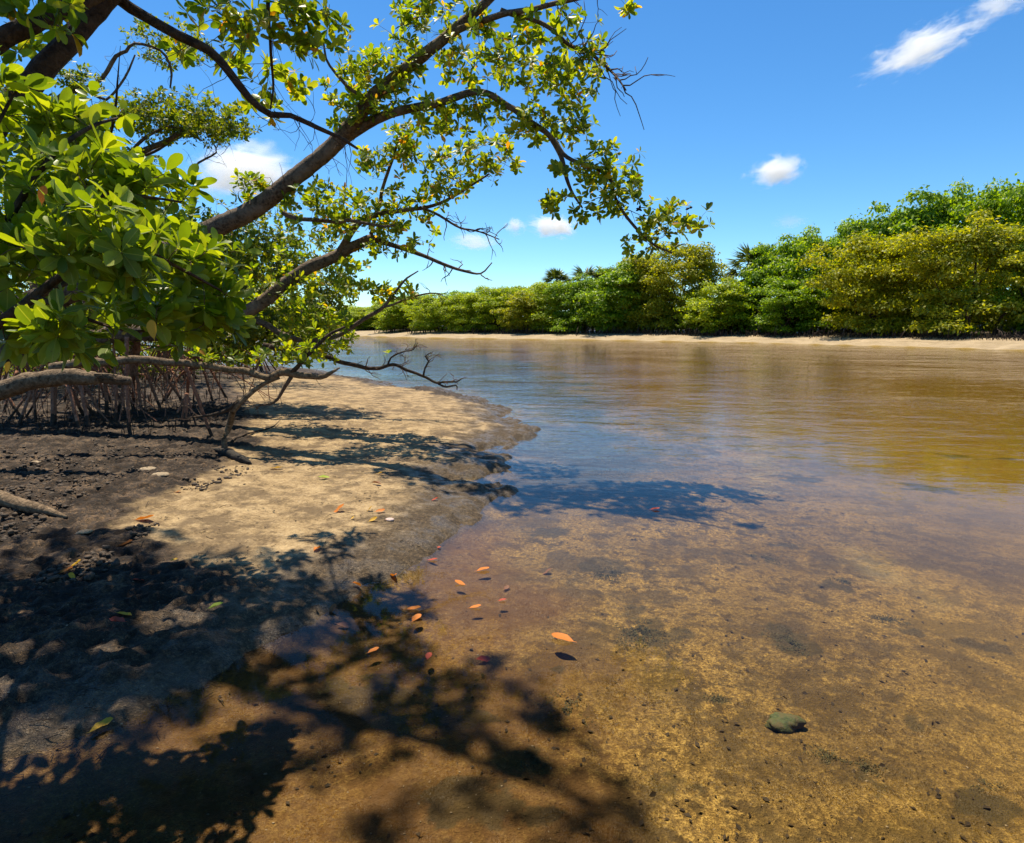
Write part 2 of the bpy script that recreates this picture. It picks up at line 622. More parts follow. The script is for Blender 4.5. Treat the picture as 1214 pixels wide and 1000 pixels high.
def ground_z(x, y, detail=True):
    x = np.asarray(x, float)
    y = np.asarray(y, float)
    wob = (fbm(x * 1.3, y * 1.3, 3, 3) - 0.5) * 0.24 + (fbm(x * 5, y * 3.2, 4, 9) - 0.5) * 0.40
    dn = sdist(NEAR, x, y) + wob * np.clip(y / 5, 0.5, 1.6)
    df = sdist(FAR, x, y) + (fbm(x * 0.25, y * 0.25, 3, 5) - 0.5) * 2.0
    land_n = 0.13 * (1 - np.exp(-np.maximum(dn, 0) / 0.45)) + 0.012 * sstep(0, 0.05, dn) + 0.10 * sstep(0.6, 4, dn)
    depth_n = -0.055 * (1 - np.exp(np.minimum(dn, 0) / 0.16)) - 0.30 * sstep(0.2, 6.5, -dn)
    zn = np.where(dn > 0, land_n, depth_n)
    dune = 2.0 * sstep(4, 40, df) + 2.2 * sstep(25, 60, df) * sstep(5, 40, x)
    zf = np.where(df > 0, 0.30 * sstep(0, 2.0, df) + 0.30 * sstep(1.5, 6, df) + dune, -0.35 * sstep(0, 9, -df))
    z = np.maximum(zn, zf)
    # beyond the reach of both banks the channel deepens a little
    und = (fbm(x * 0.55, y * 0.55, 4, 21) - 0.5)
    z = z + np.where(dn > 0, und * 0.07 * sstep(0, 0.8, dn), und * 0.09 * sstep(0, 1.5, -dn) * (df < -2))
    if detail:
        sd = sdist(SAND, x, y)
        mud = sstep(0.15, -0.35, sd + (fbm(x * 2.2, y * 2.2, 3, 31) - 0.5) * 0.7) * sstep(0.02, 0.3, dn)
        lump = fbm(x * 10, y * 10, 4, 41)
        fine = fbm(x * 26, y * 26, 3, 51)
        near = sstep(30, 12, y)
        z = z + near * mud * ((np.abs(lump - 0.5) * -0.15 + 0.03) + (fine - 0.5) * 0.055)
        z = z + near * (1 - mud) * ((lump - 0.5) * 0.022 + (fine - 0.5) * 0.010) * sstep(-0.1, 0.3, dn + 0.25)
        z = z + near * (dn < 0) * (fine - 0.5) * 0.012
        return z, dn, df, mud
    return z


def gz(x, y):
    return float(ground_z(np.array([x]), np.array([y]))[0][0])


def G(px, py):
    """where the sight line through a photo pixel meets the ground"""
    z = 0.0
    for _ in range(8):
        p = flat(px, py, z)
        z = gz(p.x, p.y)
    p = flat(px, py, z)
    return Vector((p.x, p.y, z))


WEED = [(762, 752, 92, 60), (668, 842, 76, 60), (936, 762, 64, 40), (980, 896, 64, 30), (1026, 910, 60, 28), (900, 662, 66, 16), (720, 682, 62, 22), (635, 905, 60, 40), (1000, 690, 44, 12), (850, 830, 46, 18),
        (1160, 930, 80, 34), (1050, 735, 60, 16), (700, 590, 90, 16), (820, 612, 60, 10), (985, 512, 60, 7), (1150, 524, 70, 8), (960, 560, 80, 12), (1100, 560, 90, 12), (1190, 632, 50, 12), (880, 590, 50, 8), (560, 860, 120, 40), (430, 840, 130, 46),
        (800, 940, 110, 40), (590, 960, 160, 50), (1180, 750, 60, 20), (1090, 850, 30, 24), (660, 640, 80, 16), (940, 640, 50, 10)]


def weed_mask(x, y):
    m = np.zeros(np.shape(x))
    n = (fbm(x * 3.2, y * 3.2, 4, 61) - 0.5) * 3.6 + (fbm(x * 13, y * 13, 3, 62) - 0.5) * 2.2
    for px, py, w, h in WEED:
        p = flat(px, py, -0.12)
        rx = w / FPX * p.y * 0.5
        ry = 0.5 * (flat(px, py - h / 2, -0.12).y - flat(px, py + h / 2, -0.12).y)
        d = np.sqrt(((x - p.x) / rx) ** 2 + ((y - p.y) / ry) ** 2)
        m = np.maximum(m, sstep(1.15, 0.35, d + n * 0.8) * sstep(2.4, 1.5, d))
    return m


BED_SHADE = [(flat(a, b, -0.15).x, flat(a, b, -0.15).y) for a, b in [(330, 432), (420, 446), (470, 458), (545, 468), (606, 488), (634, 512), (604, 530), (612, 556), (590, 596), (640, 604), (760, 592), (800, 560), (770, 522), (720, 490), (690, 455), (640, 425), (520, 412), (330, 408)]]  # bed colour darkened here as tree shade, so the reflected sky reads blue
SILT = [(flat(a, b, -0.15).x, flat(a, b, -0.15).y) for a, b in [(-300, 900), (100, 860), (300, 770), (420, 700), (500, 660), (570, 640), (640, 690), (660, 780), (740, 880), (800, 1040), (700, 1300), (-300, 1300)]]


def bed_shade(x, y):
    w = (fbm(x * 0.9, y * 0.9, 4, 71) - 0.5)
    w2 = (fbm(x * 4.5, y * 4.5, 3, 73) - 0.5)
    return sstep(-0.5, 0.7, sdist(BED_SHADE, x, y) + w * 2.0 * np.clip(y / 10, 0.4, 2) + w2 * 0.5)


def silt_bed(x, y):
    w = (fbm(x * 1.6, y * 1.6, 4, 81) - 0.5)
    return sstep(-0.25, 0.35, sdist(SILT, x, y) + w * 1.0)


def axis_pts(lo, hi, step, far_lo, far_hi, growth=1.09):
    core = list(np.arange(lo, hi, step))
    s, v = step, core[-1]
    up = []
    while v < far_hi:
        s *= growth
        v += s
        up.append(v)
    s, v = step, core[0]
    dn = []
    while v > far_lo:
        s *= growth
        v -= s
        dn.append(v)
    return np.array(dn[::-1] + core + up)


gx = axis_pts(-5.2, 3.2, 0.028, -4000, 4000, 1.06)
gy = axis_pts(1.3, 10.5, 0.028, -300, 6000, 1.05)
XX, YY = np.meshgrid(gx, gy)
ZZ, DN, DF, MUD = ground_z(XX, YY)
nx, ny = len(gx), len(gy)
gi = (np.arange(ny - 1)[:, None] * nx + np.arange(nx - 1)[None, :])
quads = np.stack([gi, gi + 1, gi + nx + 1, gi + nx], -1).reshape(-1)
gme = mesh_arrays('ground', np.stack([XX, YY, ZZ], -1).reshape(-1, 3), quads, np.full((nx - 1) * (ny - 1), 4))
for nm, arr in (('near_shore', DN), ('far_shore', DF), ('mud', MUD), ('weed', weed_mask(XX, YY)), ('bed_shade', bed_shade(XX, YY)), ('silt', silt_bed(XX, YY))):
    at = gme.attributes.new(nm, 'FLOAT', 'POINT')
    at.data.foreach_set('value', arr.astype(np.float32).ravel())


def ground_material():
    m, t, out = new_mat('mud_sand_and_river_bed')
    geo = N(t, 'ShaderNodeNewGeometry')
    pos = geo.outputs['Position']

    def attr(n):
        a = N(t, 'ShaderNodeAttribute')
        a.attribute_name = n
        return a.outputs['Fac']

    def rng_(v, a, b, lo=0.0, hi=1.0):
        n = N(t, 'ShaderNodeMapRange')
        n.interpolation_type = 'SMOOTHSTEP'
        n.inputs['From Min'].default_value = a
        n.inputs['From Max'].default_value = b
        n.inputs['To Min'].default_value = lo
        n.inputs['To Max'].default_value = hi
        t.links.new(v, n.inputs['Value'])
        return n.outputs[0]

    n_big = noise(t, pos, 0.9, 4, 0.55)
    n_mid = noise(t, pos, 5.5, 4, 0.62)
    n_fin = noise(t, pos, 38, 3, 0.75)
    n_grit = noise(t, pos, 120, 2, 0.8)
    n_alg_s = noise(t, pos, 3.1, 5, 0.72)
    # dry sand
    r = ramp(t, [(0.34, (0.09, 0.058, 0.028)), (0.47, (0.29, 0.195, 0.093)), (0.62, (0.46, 0.325, 0.17))])
    t.links.new(math_(t, 'ADD', math_(t, 'MULTIPLY', n_mid, 0.55), math_(t, 'MULTIPLY', n_fin, 0.45)), r.inputs[0])
    sand = r.outputs[0]
    gr = ramp(t, [(0.62, (0, 0, 0)), (0.74, (1, 1, 1))])
    t.links.new(n_grit, gr.inputs[0])
    sand = mixc(t, math_(t, 'MULTIPLY', gr.outputs[0], 0.55), sand, (0.10, 0.07, 0.045))
    dr = ramp(t, [(0.46, (0, 0, 0)), (0.58, (1, 1, 1))])
    t.links.new(n_alg_s, dr.inputs[0])
    sand = mixc(t, math_(t, 'MULTIPLY', dr.outputs[0], 0.74), sand, (0.095, 0.060, 0.030))
    # mud under the mangroves
    r = ramp(t, [(0.41, (0.007, 0.004, 0.002)), (0.51, (0.028, 0.015, 0.0065)), (0.63, (0.15, 0.085, 0.036))])
    t.links.new(math_(t, 'ADD', math_(t, 'MULTIPLY', n_mid, 0.4), math_(t, 'ADD', math_(t, 'MULTIPLY', n_fin, 0.4), math_(t, 'MULTIPLY', n_grit, 0.2))), r.inputs[0])
    mud = r.outputs[0]
    mudf = rng_(math_(t, 'ADD', attr('mud'), math_(t, 'MULTIPLY', math_(t, 'SUBTRACT', n_fin, 0.5), 0.8)), 0.25, 0.75)
    land = mixc(t, mudf, sand, mud)
    # damp dark fringe along the water
    wetv = math_(t, 'ADD', attr('near_shore'), math_(t, 'MULTIPLY', math_(t, 'SUBTRACT', n_mid, 0.5), 0.9))
    wet = rng_(wetv, 0.95, 0.28)
    r = ramp(t, [(0.38, (0.016, 0.011, 0.006)), (0.53, (0.062, 0.040, 0.021)), (0.68, (0.20, 0.135, 0.072))])
    t.links.new(math_(t, 'ADD', math_(t, 'MULTIPLY', n_fin, 0.55), math_(t, 'MULTIPLY', n_grit, 0.45)), r.inputs[0])
    land = mixc(t, math_(t, 'MULTIPLY', wet, 0.92), land, r.outputs[0])
    # river bed: golden silt, algae film in patches
    r = ramp(t, [(0.36, (0.040, 0.023, 0.006)), (0.5, (0.19, 0.112, 0.026)), (0.64, (0.50, 0.325, 0.085))])
    t.links.new(math_(t, 'ADD', math_(t, 'MULTIPLY', n_fin, 0.5), math_(t, 'MULTIPLY', n_grit, 0.5)), r.inputs[0])
    bed = r.outputs[0]
    n_alg = noise(t, pos, 2.6, 5, 0.72)
    a1 = ramp(t, [(0.475, (0, 0, 0)), (0.57, (1, 1, 1))])
    t.links.new(n_alg, a1.inputs[0])
    n_alg2 = noise(t, pos, 10.0, 4, 0.72)
    a2 = ramp(t, [(0.535, (0, 0, 0)), (0.60, (1, 1, 1))])
    t.links.new(n_alg2, a2.inputs[0])
    bed = mixc(t, math_(t, 'MULTIPLY', a2.outputs[0], 0.82), bed, (0.045, 0.026, 0.007))
    bed = mixc(t, math_(t, 'MULTIPLY', a1.outputs[0], 0.8), bed, (0.050, 0.031, 0.008))
    nb = ramp(t, [(0.40, (0, 0, 0)), (0.62, (1, 1, 1))])
    t.links.new(n_big, nb.inputs[0])
    bed = mixc(t, math_(t, 'MULTIPLY', nb.outputs[0], 0.6), bed, (0.075, 0.044, 0.012))
    # olive algae film out in the stream, tree shade painted into the bed by the spit, brown silt washed off the mud
    off = rng_(math_(t, 'ADD', attr('near_shore'), math_(t, 'MULTIPLY', math_(t, 'SUBTRACT', n_big, 0.5), 4.0)), -2.2, -6.0)
    bed = mixc(t, math_(t, 'MULTIPLY', off, 0.66), bed, (0.26, 0.16, 0.016))
    bed = mixc(t, math_(t, 'MULTIPLY', attr('bed_shade'), 0.86), bed, (0.022, 0.020, 0.012))
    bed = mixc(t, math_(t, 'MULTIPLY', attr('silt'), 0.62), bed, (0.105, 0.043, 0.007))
    wm = rng_(math_(t, 'ADD', attr('weed'), math_(t, 'MULTIPLY', math_(t, 'SUBTRACT', n_fin, 0.5), 1.1)), 0.3, 0.85)
    bed = mixc(t, math_(t, 'MULTIPLY', wm, 0.72), bed, (0.036, 0.026, 0.007))
    under = rng_(attr('near_shore'), 0.02, -0.10)
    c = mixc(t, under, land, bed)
    # far beach and the ground behind it
    fr = ramp(t, [(0.3, (0.25, 0.18, 0.10)), (0.7, (0.42, 0.32, 0.20))])
    t.links.new(noise(t, pos, 0.8, 6, 0.65), fr.inputs[0])
    farland = fr.outputs[0]
    litter = rng_(math_(t, 'ADD', attr('far_shore'), math_(t, 'MULTIPLY', math_(t, 'SUBTRACT', noise(t, pos, 0.5, 4), 0.5), 5.0)), 5.0, 7.5)
    farland = mixc(t, litter, farland, (0.06, 0.042, 0.025))
    farf = rng_(attr('far_shore'), -0.6, 0.1)
    c = mixc(t, farf, c, farland)
    b = N(t, 'ShaderNodeBsdfPrincipled')
    t.links.new(c, b.inputs['Base Color'])
    wetm = math_(t, 'MAXIMUM', wet, math_(t, 'MULTIPLY', mudf, 0.3))
    t.links.new(math_(t, 'SUBTRACT', 0.92, math_(t, 'MULTIPLY', math_(t, 'MULTIPLY', wetm, rng_(n_mid, 0.42, 0.6)), 0.62)), b.inputs['Roughness'])
    b.inputs['Specular IOR Level'].default_value = 0.35
    bp = N(t, 'ShaderNodeBump')
    bp.inputs['Strength'].default_value = 1.0
    bp.inputs['Distance'].default_value = 0.02
    h = math_(t, 'ADD', n_fin, math_(t, 'MULTIPLY', n_grit, 0.45))
    t.links.new(h, bp.inputs['Height'])
    t.links.new(bp.outputs[0], b.inputs['Normal'])
    t.links.new(b.outputs[0], out.inputs['Surface'])
    return m


M['ground'] = ground_material()
ground = put('ground', gme, M['ground'])
tag(ground, 'dark mud bank, pale sand spit and the river bed', kind='structure')


def water_material():
    m, t, out = new_mat('clear_tannin_water')
    geo = N(t, 'ShaderNodeNewGeometry')
    pos = geo.outputs['Position']
    sx = N(t, 'ShaderNodeSeparateXYZ')
    t.links.new(pos, sx.inputs[0])
    mp = N(t, 'ShaderNodeMapping')
    mp.inputs['Scale'].default_value = (0.55, 1.0, 1.0)
    mp.inputs['Rotation'].default_value = (0, 0, R(14))
    t.links.new(pos, mp.inputs['Vector'])
    v = mp.outputs[0]
    w1 = noise(t, v, 2.2, 3, 0.5, 0.4)
    w2 = noise(t, v, 7.5, 3, 0.55, 0.6)
    w3 = noise(t, v, 26, 2, 0.5)
    w0 = noise(t, v, 0.8, 2, 0.5, 0.3)
    # the river is ruffled in mid stream and calm in the lee of the bank
    ruf = N(t, 'ShaderNodeMapRange')
    ruf.interpolation_type = 'SMOOTHSTEP'
    ruf.inputs['From Min'].default_value = 3.0
    ruf.inputs['From Max'].default_value = 15.0
    ruf.inputs['To Min'].default_value = 0.01
    ruf.inputs['To Max'].default_value = 1.0
    t.links.new(sx.outputs['Y'], ruf.inputs['Value'])
    gust = noise(t, pos, 0.22, 3, 0.5)
    g2 = N(t, 'ShaderNodeMapRange')
    g2.inputs['From Min'].default_value = 0.35
    g2.inputs['From Max'].default_value = 0.65
    g2.inputs['To Min'].default_value = 0.5
    g2.inputs['To Max'].default_value = 1.2
    t.links.new(gust, g2.inputs['Value'])
    h = math_(t, 'ADD', math_(t, 'ADD', math_(t, 'MULTIPLY', w0, 1.3), math_(t, 'MULTIPLY', w1, 0.8)), math_(t, 'ADD', math_(t, 'MULTIPLY', w2, 0.40), math_(t, 'MULTIPLY', w3, 0.06)))
    h = math_(t, 'MULTIPLY', h, math_(t, 'MULTIPLY', ruf.outputs[0], g2.outputs[0]))
    bp = N(t, 'ShaderNodeBump')
    bp.inputs['Strength'].default_value = 1.0
    bp.inputs['Distance'].default_value = 0.036
    t.links.new(h, bp.inputs['Height'])
    fr = N(t, 'ShaderNodeFresnel')
    fr.inputs['IOR'].default_value = 1.333
    t.links.new(bp.outputs[0], fr.inputs['Normal'])
    gl = N(t, 'ShaderNodeBsdfGlossy')
    gl.inputs['Roughness'].default_value = 0.04
    gl.inputs['Color'].default_value = (0.92, 0.94, 0.96, 1)
    t.links.new(bp.outputs[0], gl.inputs['Normal'])
    tr = N(t, 'ShaderNodeBsdfTransparent')
    tr.inputs['Color'].default_value = (0.99, 0.975, 0.93, 1)
    mx = N(t, 'ShaderNodeMixShader')
    t.links.new(math_(t, 'MULTIPLY', math_(t, 'SUBTRACT', fr.outputs[0], 0.042, clamp=True), 1.0), mx.inputs[0])
    t.links.new(tr.outputs[0], mx.inputs[1])
    t.links.new(gl.outputs[0], mx.inputs[2])
    t.links.new(mx.outputs[0], out.inputs['Surface'])
    va = N(t, 'ShaderNodeVolumeAbsorption')
    va.inputs['Color'].default_value = (0.80, 0.68, 0.20, 1)
    va.inputs['Density'].default_value = 0.5
    t.links.new(va.outputs[0], out.inputs['Volume'])
    return m


M['water'] = water_material()
wx, wy0, wy1 = 1500.0, -120.0, 1500.0
wv = [(-wx, wy0, 0), (wx, wy0, 0), (wx, wy1, 0), (-wx, wy1, 0), (-wx, wy0, -4), (wx, wy0, -4), (wx, wy1, -4), (-wx, wy1, -4)]
wf = [(0, 1, 2, 3), (7, 6, 5, 4), (0, 4, 5, 1), (1, 5, 6, 2), (2, 6, 7, 3), (3, 7, 4, 0)]
wme = mesh_arrays('water', wv, np.array(wf).ravel(), [4] * 6, smooth=False)
water = put('water', wme, M['water'])
tag(water, 'clear shallow amber river water with light ripples', kind='structure')

# ------------------------------------------------------------------ growing twigs and leaves
def blob_points(blobs, dens, seed):
    """cluster positions inside ellipsoids: (px, py, rx, ry, Y, rY, weight) or ('w', x, y, z, rx, ry, rz, weight)"""
    g = np.random.default_rng(seed)
    out = []
    for b in blobs:
        if b[0] == 'w':
            _, x, y, z, rx, ry, rz, w = b
            c, r3 = np.array([x, y, z]), np.array([rx, ry, rz])
        else:
            px, py, rx, ry, Y, rY, w = b
            c = np.array(P(px, py, Y))
            r3 = np.array([rx / FPX * Y, rY, ry / FPX * Y])
        n = max(1, int(round(dens * w)))
        d = g.normal(0, 1, (n, 3))
        d /= np.linalg.norm(d, axis=1)[:, None]
        d *= g.uniform(0, 1, (n, 1)) ** 0.45
        out.append(c + d * r3)
    return np.concatenate(out)


def grow(nodes, targets, seed, seg=0.10, r_tip=0.0018, sag=0.10, maxlen=9.0):
    """hang every leaf cluster on the nearest wood; returns twig paths and the end directions"""
    g = np.random.default_rng(seed)
    arr = np.array(nodes, float)
    n0 = len(arr)
    d0 = np.sqrt(((targets[:, None, :] - arr[None, ::3, :]) ** 2).sum(-1)).min(1)
    order = np.argsort(d0)
    cap = n0 + len(targets) * 40
    buf = np.empty((cap, 3))
    buf[:n0] = arr
    cnt = n0
    paths, dirs, ends = [], [], []
    for i in order:
        tpt = targets[i]
        dd = ((buf[:cnt] - tpt) ** 2).sum(1)
        j = int(np.argmin(dd))
        L = math.sqrt(dd[j])
        if L < 0.01 or L > maxlen:
            continue
        k = int(min(30, max(3, L / seg)))
        ts = np.linspace(0, 1, k + 1)
        off = g.normal(0, 1, 3) * sag * L
        off[2] -= 0.25 * sag * L
        pth = buf[j] + (tpt - buf[j]) * ts[:, None] + off * (np.sin(ts * math.pi))[:, None] + g.normal(0, 0.10 * L / k, (k + 1, 3)) * np.sin(ts * math.pi)[:, None]
        buf[cnt:cnt + k] = pth[1:]
        cnt += k
        r0 = r_tip + 0.0042 * min(L, 1.8)
        paths.append((pth, np.linspace(r0, r_tip, k + 1)))
        e = pth[-1] - pth[-2]
        dirs.append(e / (np.linalg.norm(e) + 1e-9))
        ends.append(pth)
    return paths, np.array(dirs), ends


def rosettes(ends, dirs, size, per, seed, up=0.55, along=2, spread=(35, 85)):
    """leaves in whorls at twig ends plus a few pairs further back"""
    g = np.random.default_rng(seed)
    pos, ax, nor, sz = [], [], [], []
    for pth, d in zip(ends, dirs):
        axis = d + np.array([0, 0, up]) + g.normal(0, 0.25, 3)
        axis /= np.linalg.norm(axis)
        ref = np.array([1.0, 0, 0]) if abs(axis[0]) < 0.8 else np.array([0, 1.0, 0])
        u = np.cross(axis, ref)
        u /= np.linalg.norm(u)
        w = np.cross(axis, u)
        n = g.integers(per[0], per[1] + 1)
        ph = g.uniform(0, 6.28)
        for k in range(n):
            a = ph + k * 2.39996 + g.normal(0, 0.2)
            tilt = math.radians(spread[0] + (spread[1] - spread[0]) * (1 - k / n) + g.normal(0, 10))
            rad = math.cos(a) * u + math.sin(a) * w
            l = math.cos(tilt) * axis + math.sin(tilt) * rad
            nr = math.sin(tilt) * axis - math.cos(tilt) * rad + g.normal(0, 0.18, 3)
            pos.append(pth[-1] + axis * (0.012 * (k / n)) + l * 0.012)
            ax.append(l)
            nor.append(nr)
            sz.append(size * g.uniform(0.5, 1.18))
        for k in range(g.integers(0, along + 1)):
            q = pth[max(0, len(pth) - 2 - k)]
            a = g.uniform(0, 6.28)
            rad = math.cos(a) * u + math.sin(a) * w
            l = rad + axis * 0.45 + g.normal(0, 0.1, 3)
            l /= np.linalg.norm(l)
            pos.append(q + l * 0.012)
            ax.append(l)
            nor.append(axis + g.normal(0, 0.2, 3))
            sz.append(size * g.uniform(0.6, 1.05))
    return [np.array(a) for a in (pos, ax, nor, sz)]


def add_foliage(root, ends, dirs, size, per, seed, mat, mat_one, singles=0, tmpl=LEAF_MID, spread=(35, 85), up=0.55, along=2, forced=()):
    pos, ax, nor, sz = rosettes(ends, dirs, size, per, seed, up, along, spread)
    pick = np.zeros(len(pos), bool)
    if singles:
        px, py, f = pix(pos)
        ok = (px > 4) & (px < 1210) & (py > 4) & (py < 996) & (f > 0)
        score = np.where(ok, sz / np.maximum(f, 0.1), -1)
        idx = np.argsort(-score)[:singles]
        pick[idx[score[idx] > 0]] = True
        variants = []
        for bend_, fold_, tw_ in ((0.12, 0.22, 0.0), (0.34, 0.45, 0.25), (-0.16, 0.30, -0.2), (0.22, 0.05, 0.15), (0.05, 0.65, -0.1)):
            tv_, tf_ = tmpl[0].copy(), tmpl[1]
            e_ = np.abs(tv_[:, 1])
            tv_[:, 2] = -bend_ * tv_[:, 0] ** 2 + 0.02 + fold_ * e_ + tw_ * tv_[:, 0] * tv_[:, 1]
            me = single_blade('leaf', (tv_, tf_))
            me.materials.append(mat_one)
            variants.append(me)
        off = Vector(root.location)
        for i in np.where(pick)[0]:
            o = bpy.data.objects.new('leaf', variants[(i * 7919) % 5])
            o.matrix_world = Matrix.Translation(-off) @ leaf_matrix(pos[i], ax[i], nor[i], sz[i])
            o.parent = root
            col.objects.link(o)
    rest = ~pick
    if rest.any():
        fm = leaves_mesh('foliage', tmpl, pos[rest], ax[rest], nor[rest], sz[rest])
        put('foliage', fm, mat, root, 'stuff')
    return int(pick.sum()), int(rest.sum())


def add_twigs(root, paths, mat, sides=4, name='twigs'):
    tb = Tubes()
    for p, r in paths:
        tb.add(p, r, sides)
    if tb.n:
        put(name, tb.mesh(name), mat, root, 'stuff')


def bare_twigs(base_path, n, seed, length=(0.15, 0.45), r=0.003, rng_t=(0.4, 1.0)):
    """dead crooked side twigs along a path"""
    g = np.random.default_rng(seed)
    out = []
    k = len(base_path)
    for _ in range(n):
        i = int(np.clip(g.uniform(*rng_t) * (k - 1), 1, k - 1))
        d = base_path[i] - base_path[i - 1]
        d = d / (np.linalg.norm(d) + 1e-9)
        v = d * 0.8 + g.normal(0, 0.55, 3)
        v /= np.linalg.norm(v)
        L = g.uniform(*length)
        pts = [base_path[i]]
        m = 6
        for _k in range(m):
            v = v + g.normal(0, 0.32, 3)
            v /= np.linalg.norm(v)
            pts.append(pts[-1] + v * L / m)
        pts = np.array(pts)
        r = max(r, 0.0022) * 1.0
        out.append((pts, np.linspace(r, r * 0.4, m + 1)))
        if g.random() < 0.7:
            j = g.integers(2, m - 1)
            v2 = v + g.normal(0, 0.7, 3)
            v2 /= np.linalg.norm(v2)
            q = [pts[j]]
            for _k in range(3):
                v2 = v2 + g.normal(0, 0.3, 3)
                v2 /= np.linalg.norm(v2)
                q.append(q[-1] + v2 * L * 0.16)
            out.append((np.array(q), np.linspace(r * 0.6, r * 0.3, 4)))
    return out


def limb(root, name, pts, rads, mat, wander=0.012, seed=1, sides=12, step=0.06, wob=0.09):
    p, r = spline(pts, rads, step, wander, seed)
    tb = Tubes()
    tb.add(p, r, sides, wob, seed)
    o = put(name, tb.mesh(name), mat, root)
    return p, o


def pxs(seq, rscale=None):
    """[(px, py, Y, thickness in px)] -> points, radii"""
    pts = [P(a, b, Y) for a, b, Y, w in seq]
    rad = [0.43 * w / FPX * Y for a, b, Y, w in seq]
    return pts, rad

# ------------------------------------------------------------------ the overhanging mangrove (the big limbs across the sky)
base = Vector((-8.9, 8.8, gz(-8.9, 8.8) - 0.1))
tree_a = empty('overhanging_mangrove', base, 'large mangrove whose bare-barked limbs lean right over the sand spit against the sky', 'tree')
nodes = []
tw = []
seq = [  # (name, points, bark)
    ('trunk', [(-190, 545, 8.80, 46), (-110, 450, 8.80, 42), (-20, 385, 8.70, 38), (80, 345, 8.60, 34), (170, 312, 8.50, 29), (245, 276, 8.40, 26), (300, 250, 8.30, 24), (345, 215, 8.20, 22), (385, 182, 8.10, 21), (415, 150, 8.00, 20),
               (440, 118, 7.90, 18), (480, 85, 7.80, 16), (520, 52, 7.70, 14), (560, 18, 7.60, 12), (600, -18, 7.50, 9), (640, -60, 7.40, 6)]),
    ('limb', [(398, 168, 8.10, 15), (425, 152, 8.00, 13), (460, 136, 7.90, 12), (510, 124, 7.80, 10), (556, 112, 7.75, 9), (578, 111, 7.70, 8), (600, 128, 7.70, 8), (632, 148, 7.70, 7.5), (655, 165, 7.70, 7), (668, 190, 7.70, 6), (674, 212, 7.70, 5), (682, 230, 7.70, 3.5), (692, 246, 7.70, 2)]),
    ('limb', [(655, 165, 7.70, 6), (672, 184, 7.65, 5.5), (700, 196, 7.60, 5.5), (716, 206, 7.60, 5), (726, 228, 7.60, 4.5), (740, 248, 7.60, 4), (756, 268, 7.60, 4), (775, 290, 7.60, 3.5), (797, 304, 7.60, 2.5)]),
    ('limb', [(520, 52, 7.70, 9), (545, 34, 7.60, 8.5), (575, 22, 7.50, 8), (610, 14, 7.40, 7), (650, 6, 7.30, 6), (690, -2, 7.20, 5), (720, -14, 7.10, 3)]),
    ('limb', [(590, 18, 7.45, 6.5), (625, 20, 7.40, 6), (655, 32, 7.40, 5.5), (680, 52, 7.40, 5), (706, 66, 7.40, 4.2), (730, 88, 7.40, 3), (742, 106, 7.40, 1.6)]),
    ('limb', [(-110, 450, 8.80, 28), (20, 415, 8.90, 26), (140, 398, 9.00, 24), (220, 392, 9.00, 22), (275, 380, 9.00, 20), (312, 362, 9.00, 19), (345, 332, 9.00, 18), (385, 308, 9.00, 17), (415, 294, 9.00, 15), (440, 284, 9.00, 12), (462, 290, 9.00, 7), (490, 300, 9.00, 6), (520, 312, 9.00, 5), (548, 322, 9.00, 4), (570, 325, 9.00, 2.5), (584, 312, 9.00, 1.5)]),
    ('limb', [(402, 298, 9.00, 10), (420, 274, 8.95, 9), (436, 262, 8.90, 7), (470, 252, 8.80, 6), (500, 248, 8.70, 5), (530, 238, 8.70, 4), (560, 218, 8.70, 3), (580, 205, 8.60, 2)]),
    ('limb', [(330, 250, 8.30, 7), (345, 258, 8.30, 6), (375, 262, 8.30, 5.5), (410, 260, 8.30, 5), (440, 266, 8.30, 4), (470, 270, 8.30, 2.5)]),
    ('limb', [(440, 285, 9.00, 5), (452, 235, 8.90, 5), (462, 195, 8.80, 4), (475, 160, 8.70, 2.5)]),
    ('limb', [(500, 248, 8.70, 4), (522, 256, 8.70, 3.5), (545, 270, 8.70, 3), (568, 276, 8.70, 2.2), (590, 284, 8.70, 1.4)]),
    ('limb', [(440, 118, 7.90, 6), (420, 108, 7.80, 5), (405, 92, 7.80, 4), (390, 70, 7.80, 3), (384, 40, 7.80, 2)]),
    ('limb', [(300, 380, 9.00, 9), (345, 400, 9.00, 8), (375, 402, 9.00, 7), (398, 398, 9.00, 6.5), (424, 382, 9.00, 6), (452, 366, 9.00, 5), (465, 350, 9.00, 4), (478, 335, 9.00, 3), (495, 322, 9.00, 1.6)]),
    ('limb', [(452, 366, 9.00, 3.5), (470, 358, 9.00, 3), (490, 352, 9.00, 2.5), (508, 348, 9.00, 2.2), (521, 348, 9.00, 1.4)]),
]
for i, (nm, sq) in enumerate(seq):
    pts, rad = pxs(sq)
    p, o = limb(tree_a, nm, pts, rad, M['bark'], 0.014 if i == 0 else 0.032, 30 + i, 10 if i == 0 else 8)
    nodes.append(p[3:])
    if i == 4:
        tw += bare_twigs(p, 26, 91, (0.25, 0.6), 0.009, (0.55, 1.0))
    if i == 5:
        tw += bare_twigs(p, 16, 92, (0.15, 0.42), 0.009, (0.8, 1.0))
    if i == 9:
        tw += bare_twigs(p, 14, 93, (0.15, 0.4), 0.008, (0.3, 1.0))
    if i in (2, 3, 6.60, 12):
        tw += bare_twigs(p, 6, 94 + i, (0.12, 0.35), 0.006, (0.4, 1.0))
    if i == 0:
        tw += bare_twigs(p, 26, 97, (0.15, 0.5), 0.005, (0.35, 1.0))
nodes = np.concatenate(nodes)
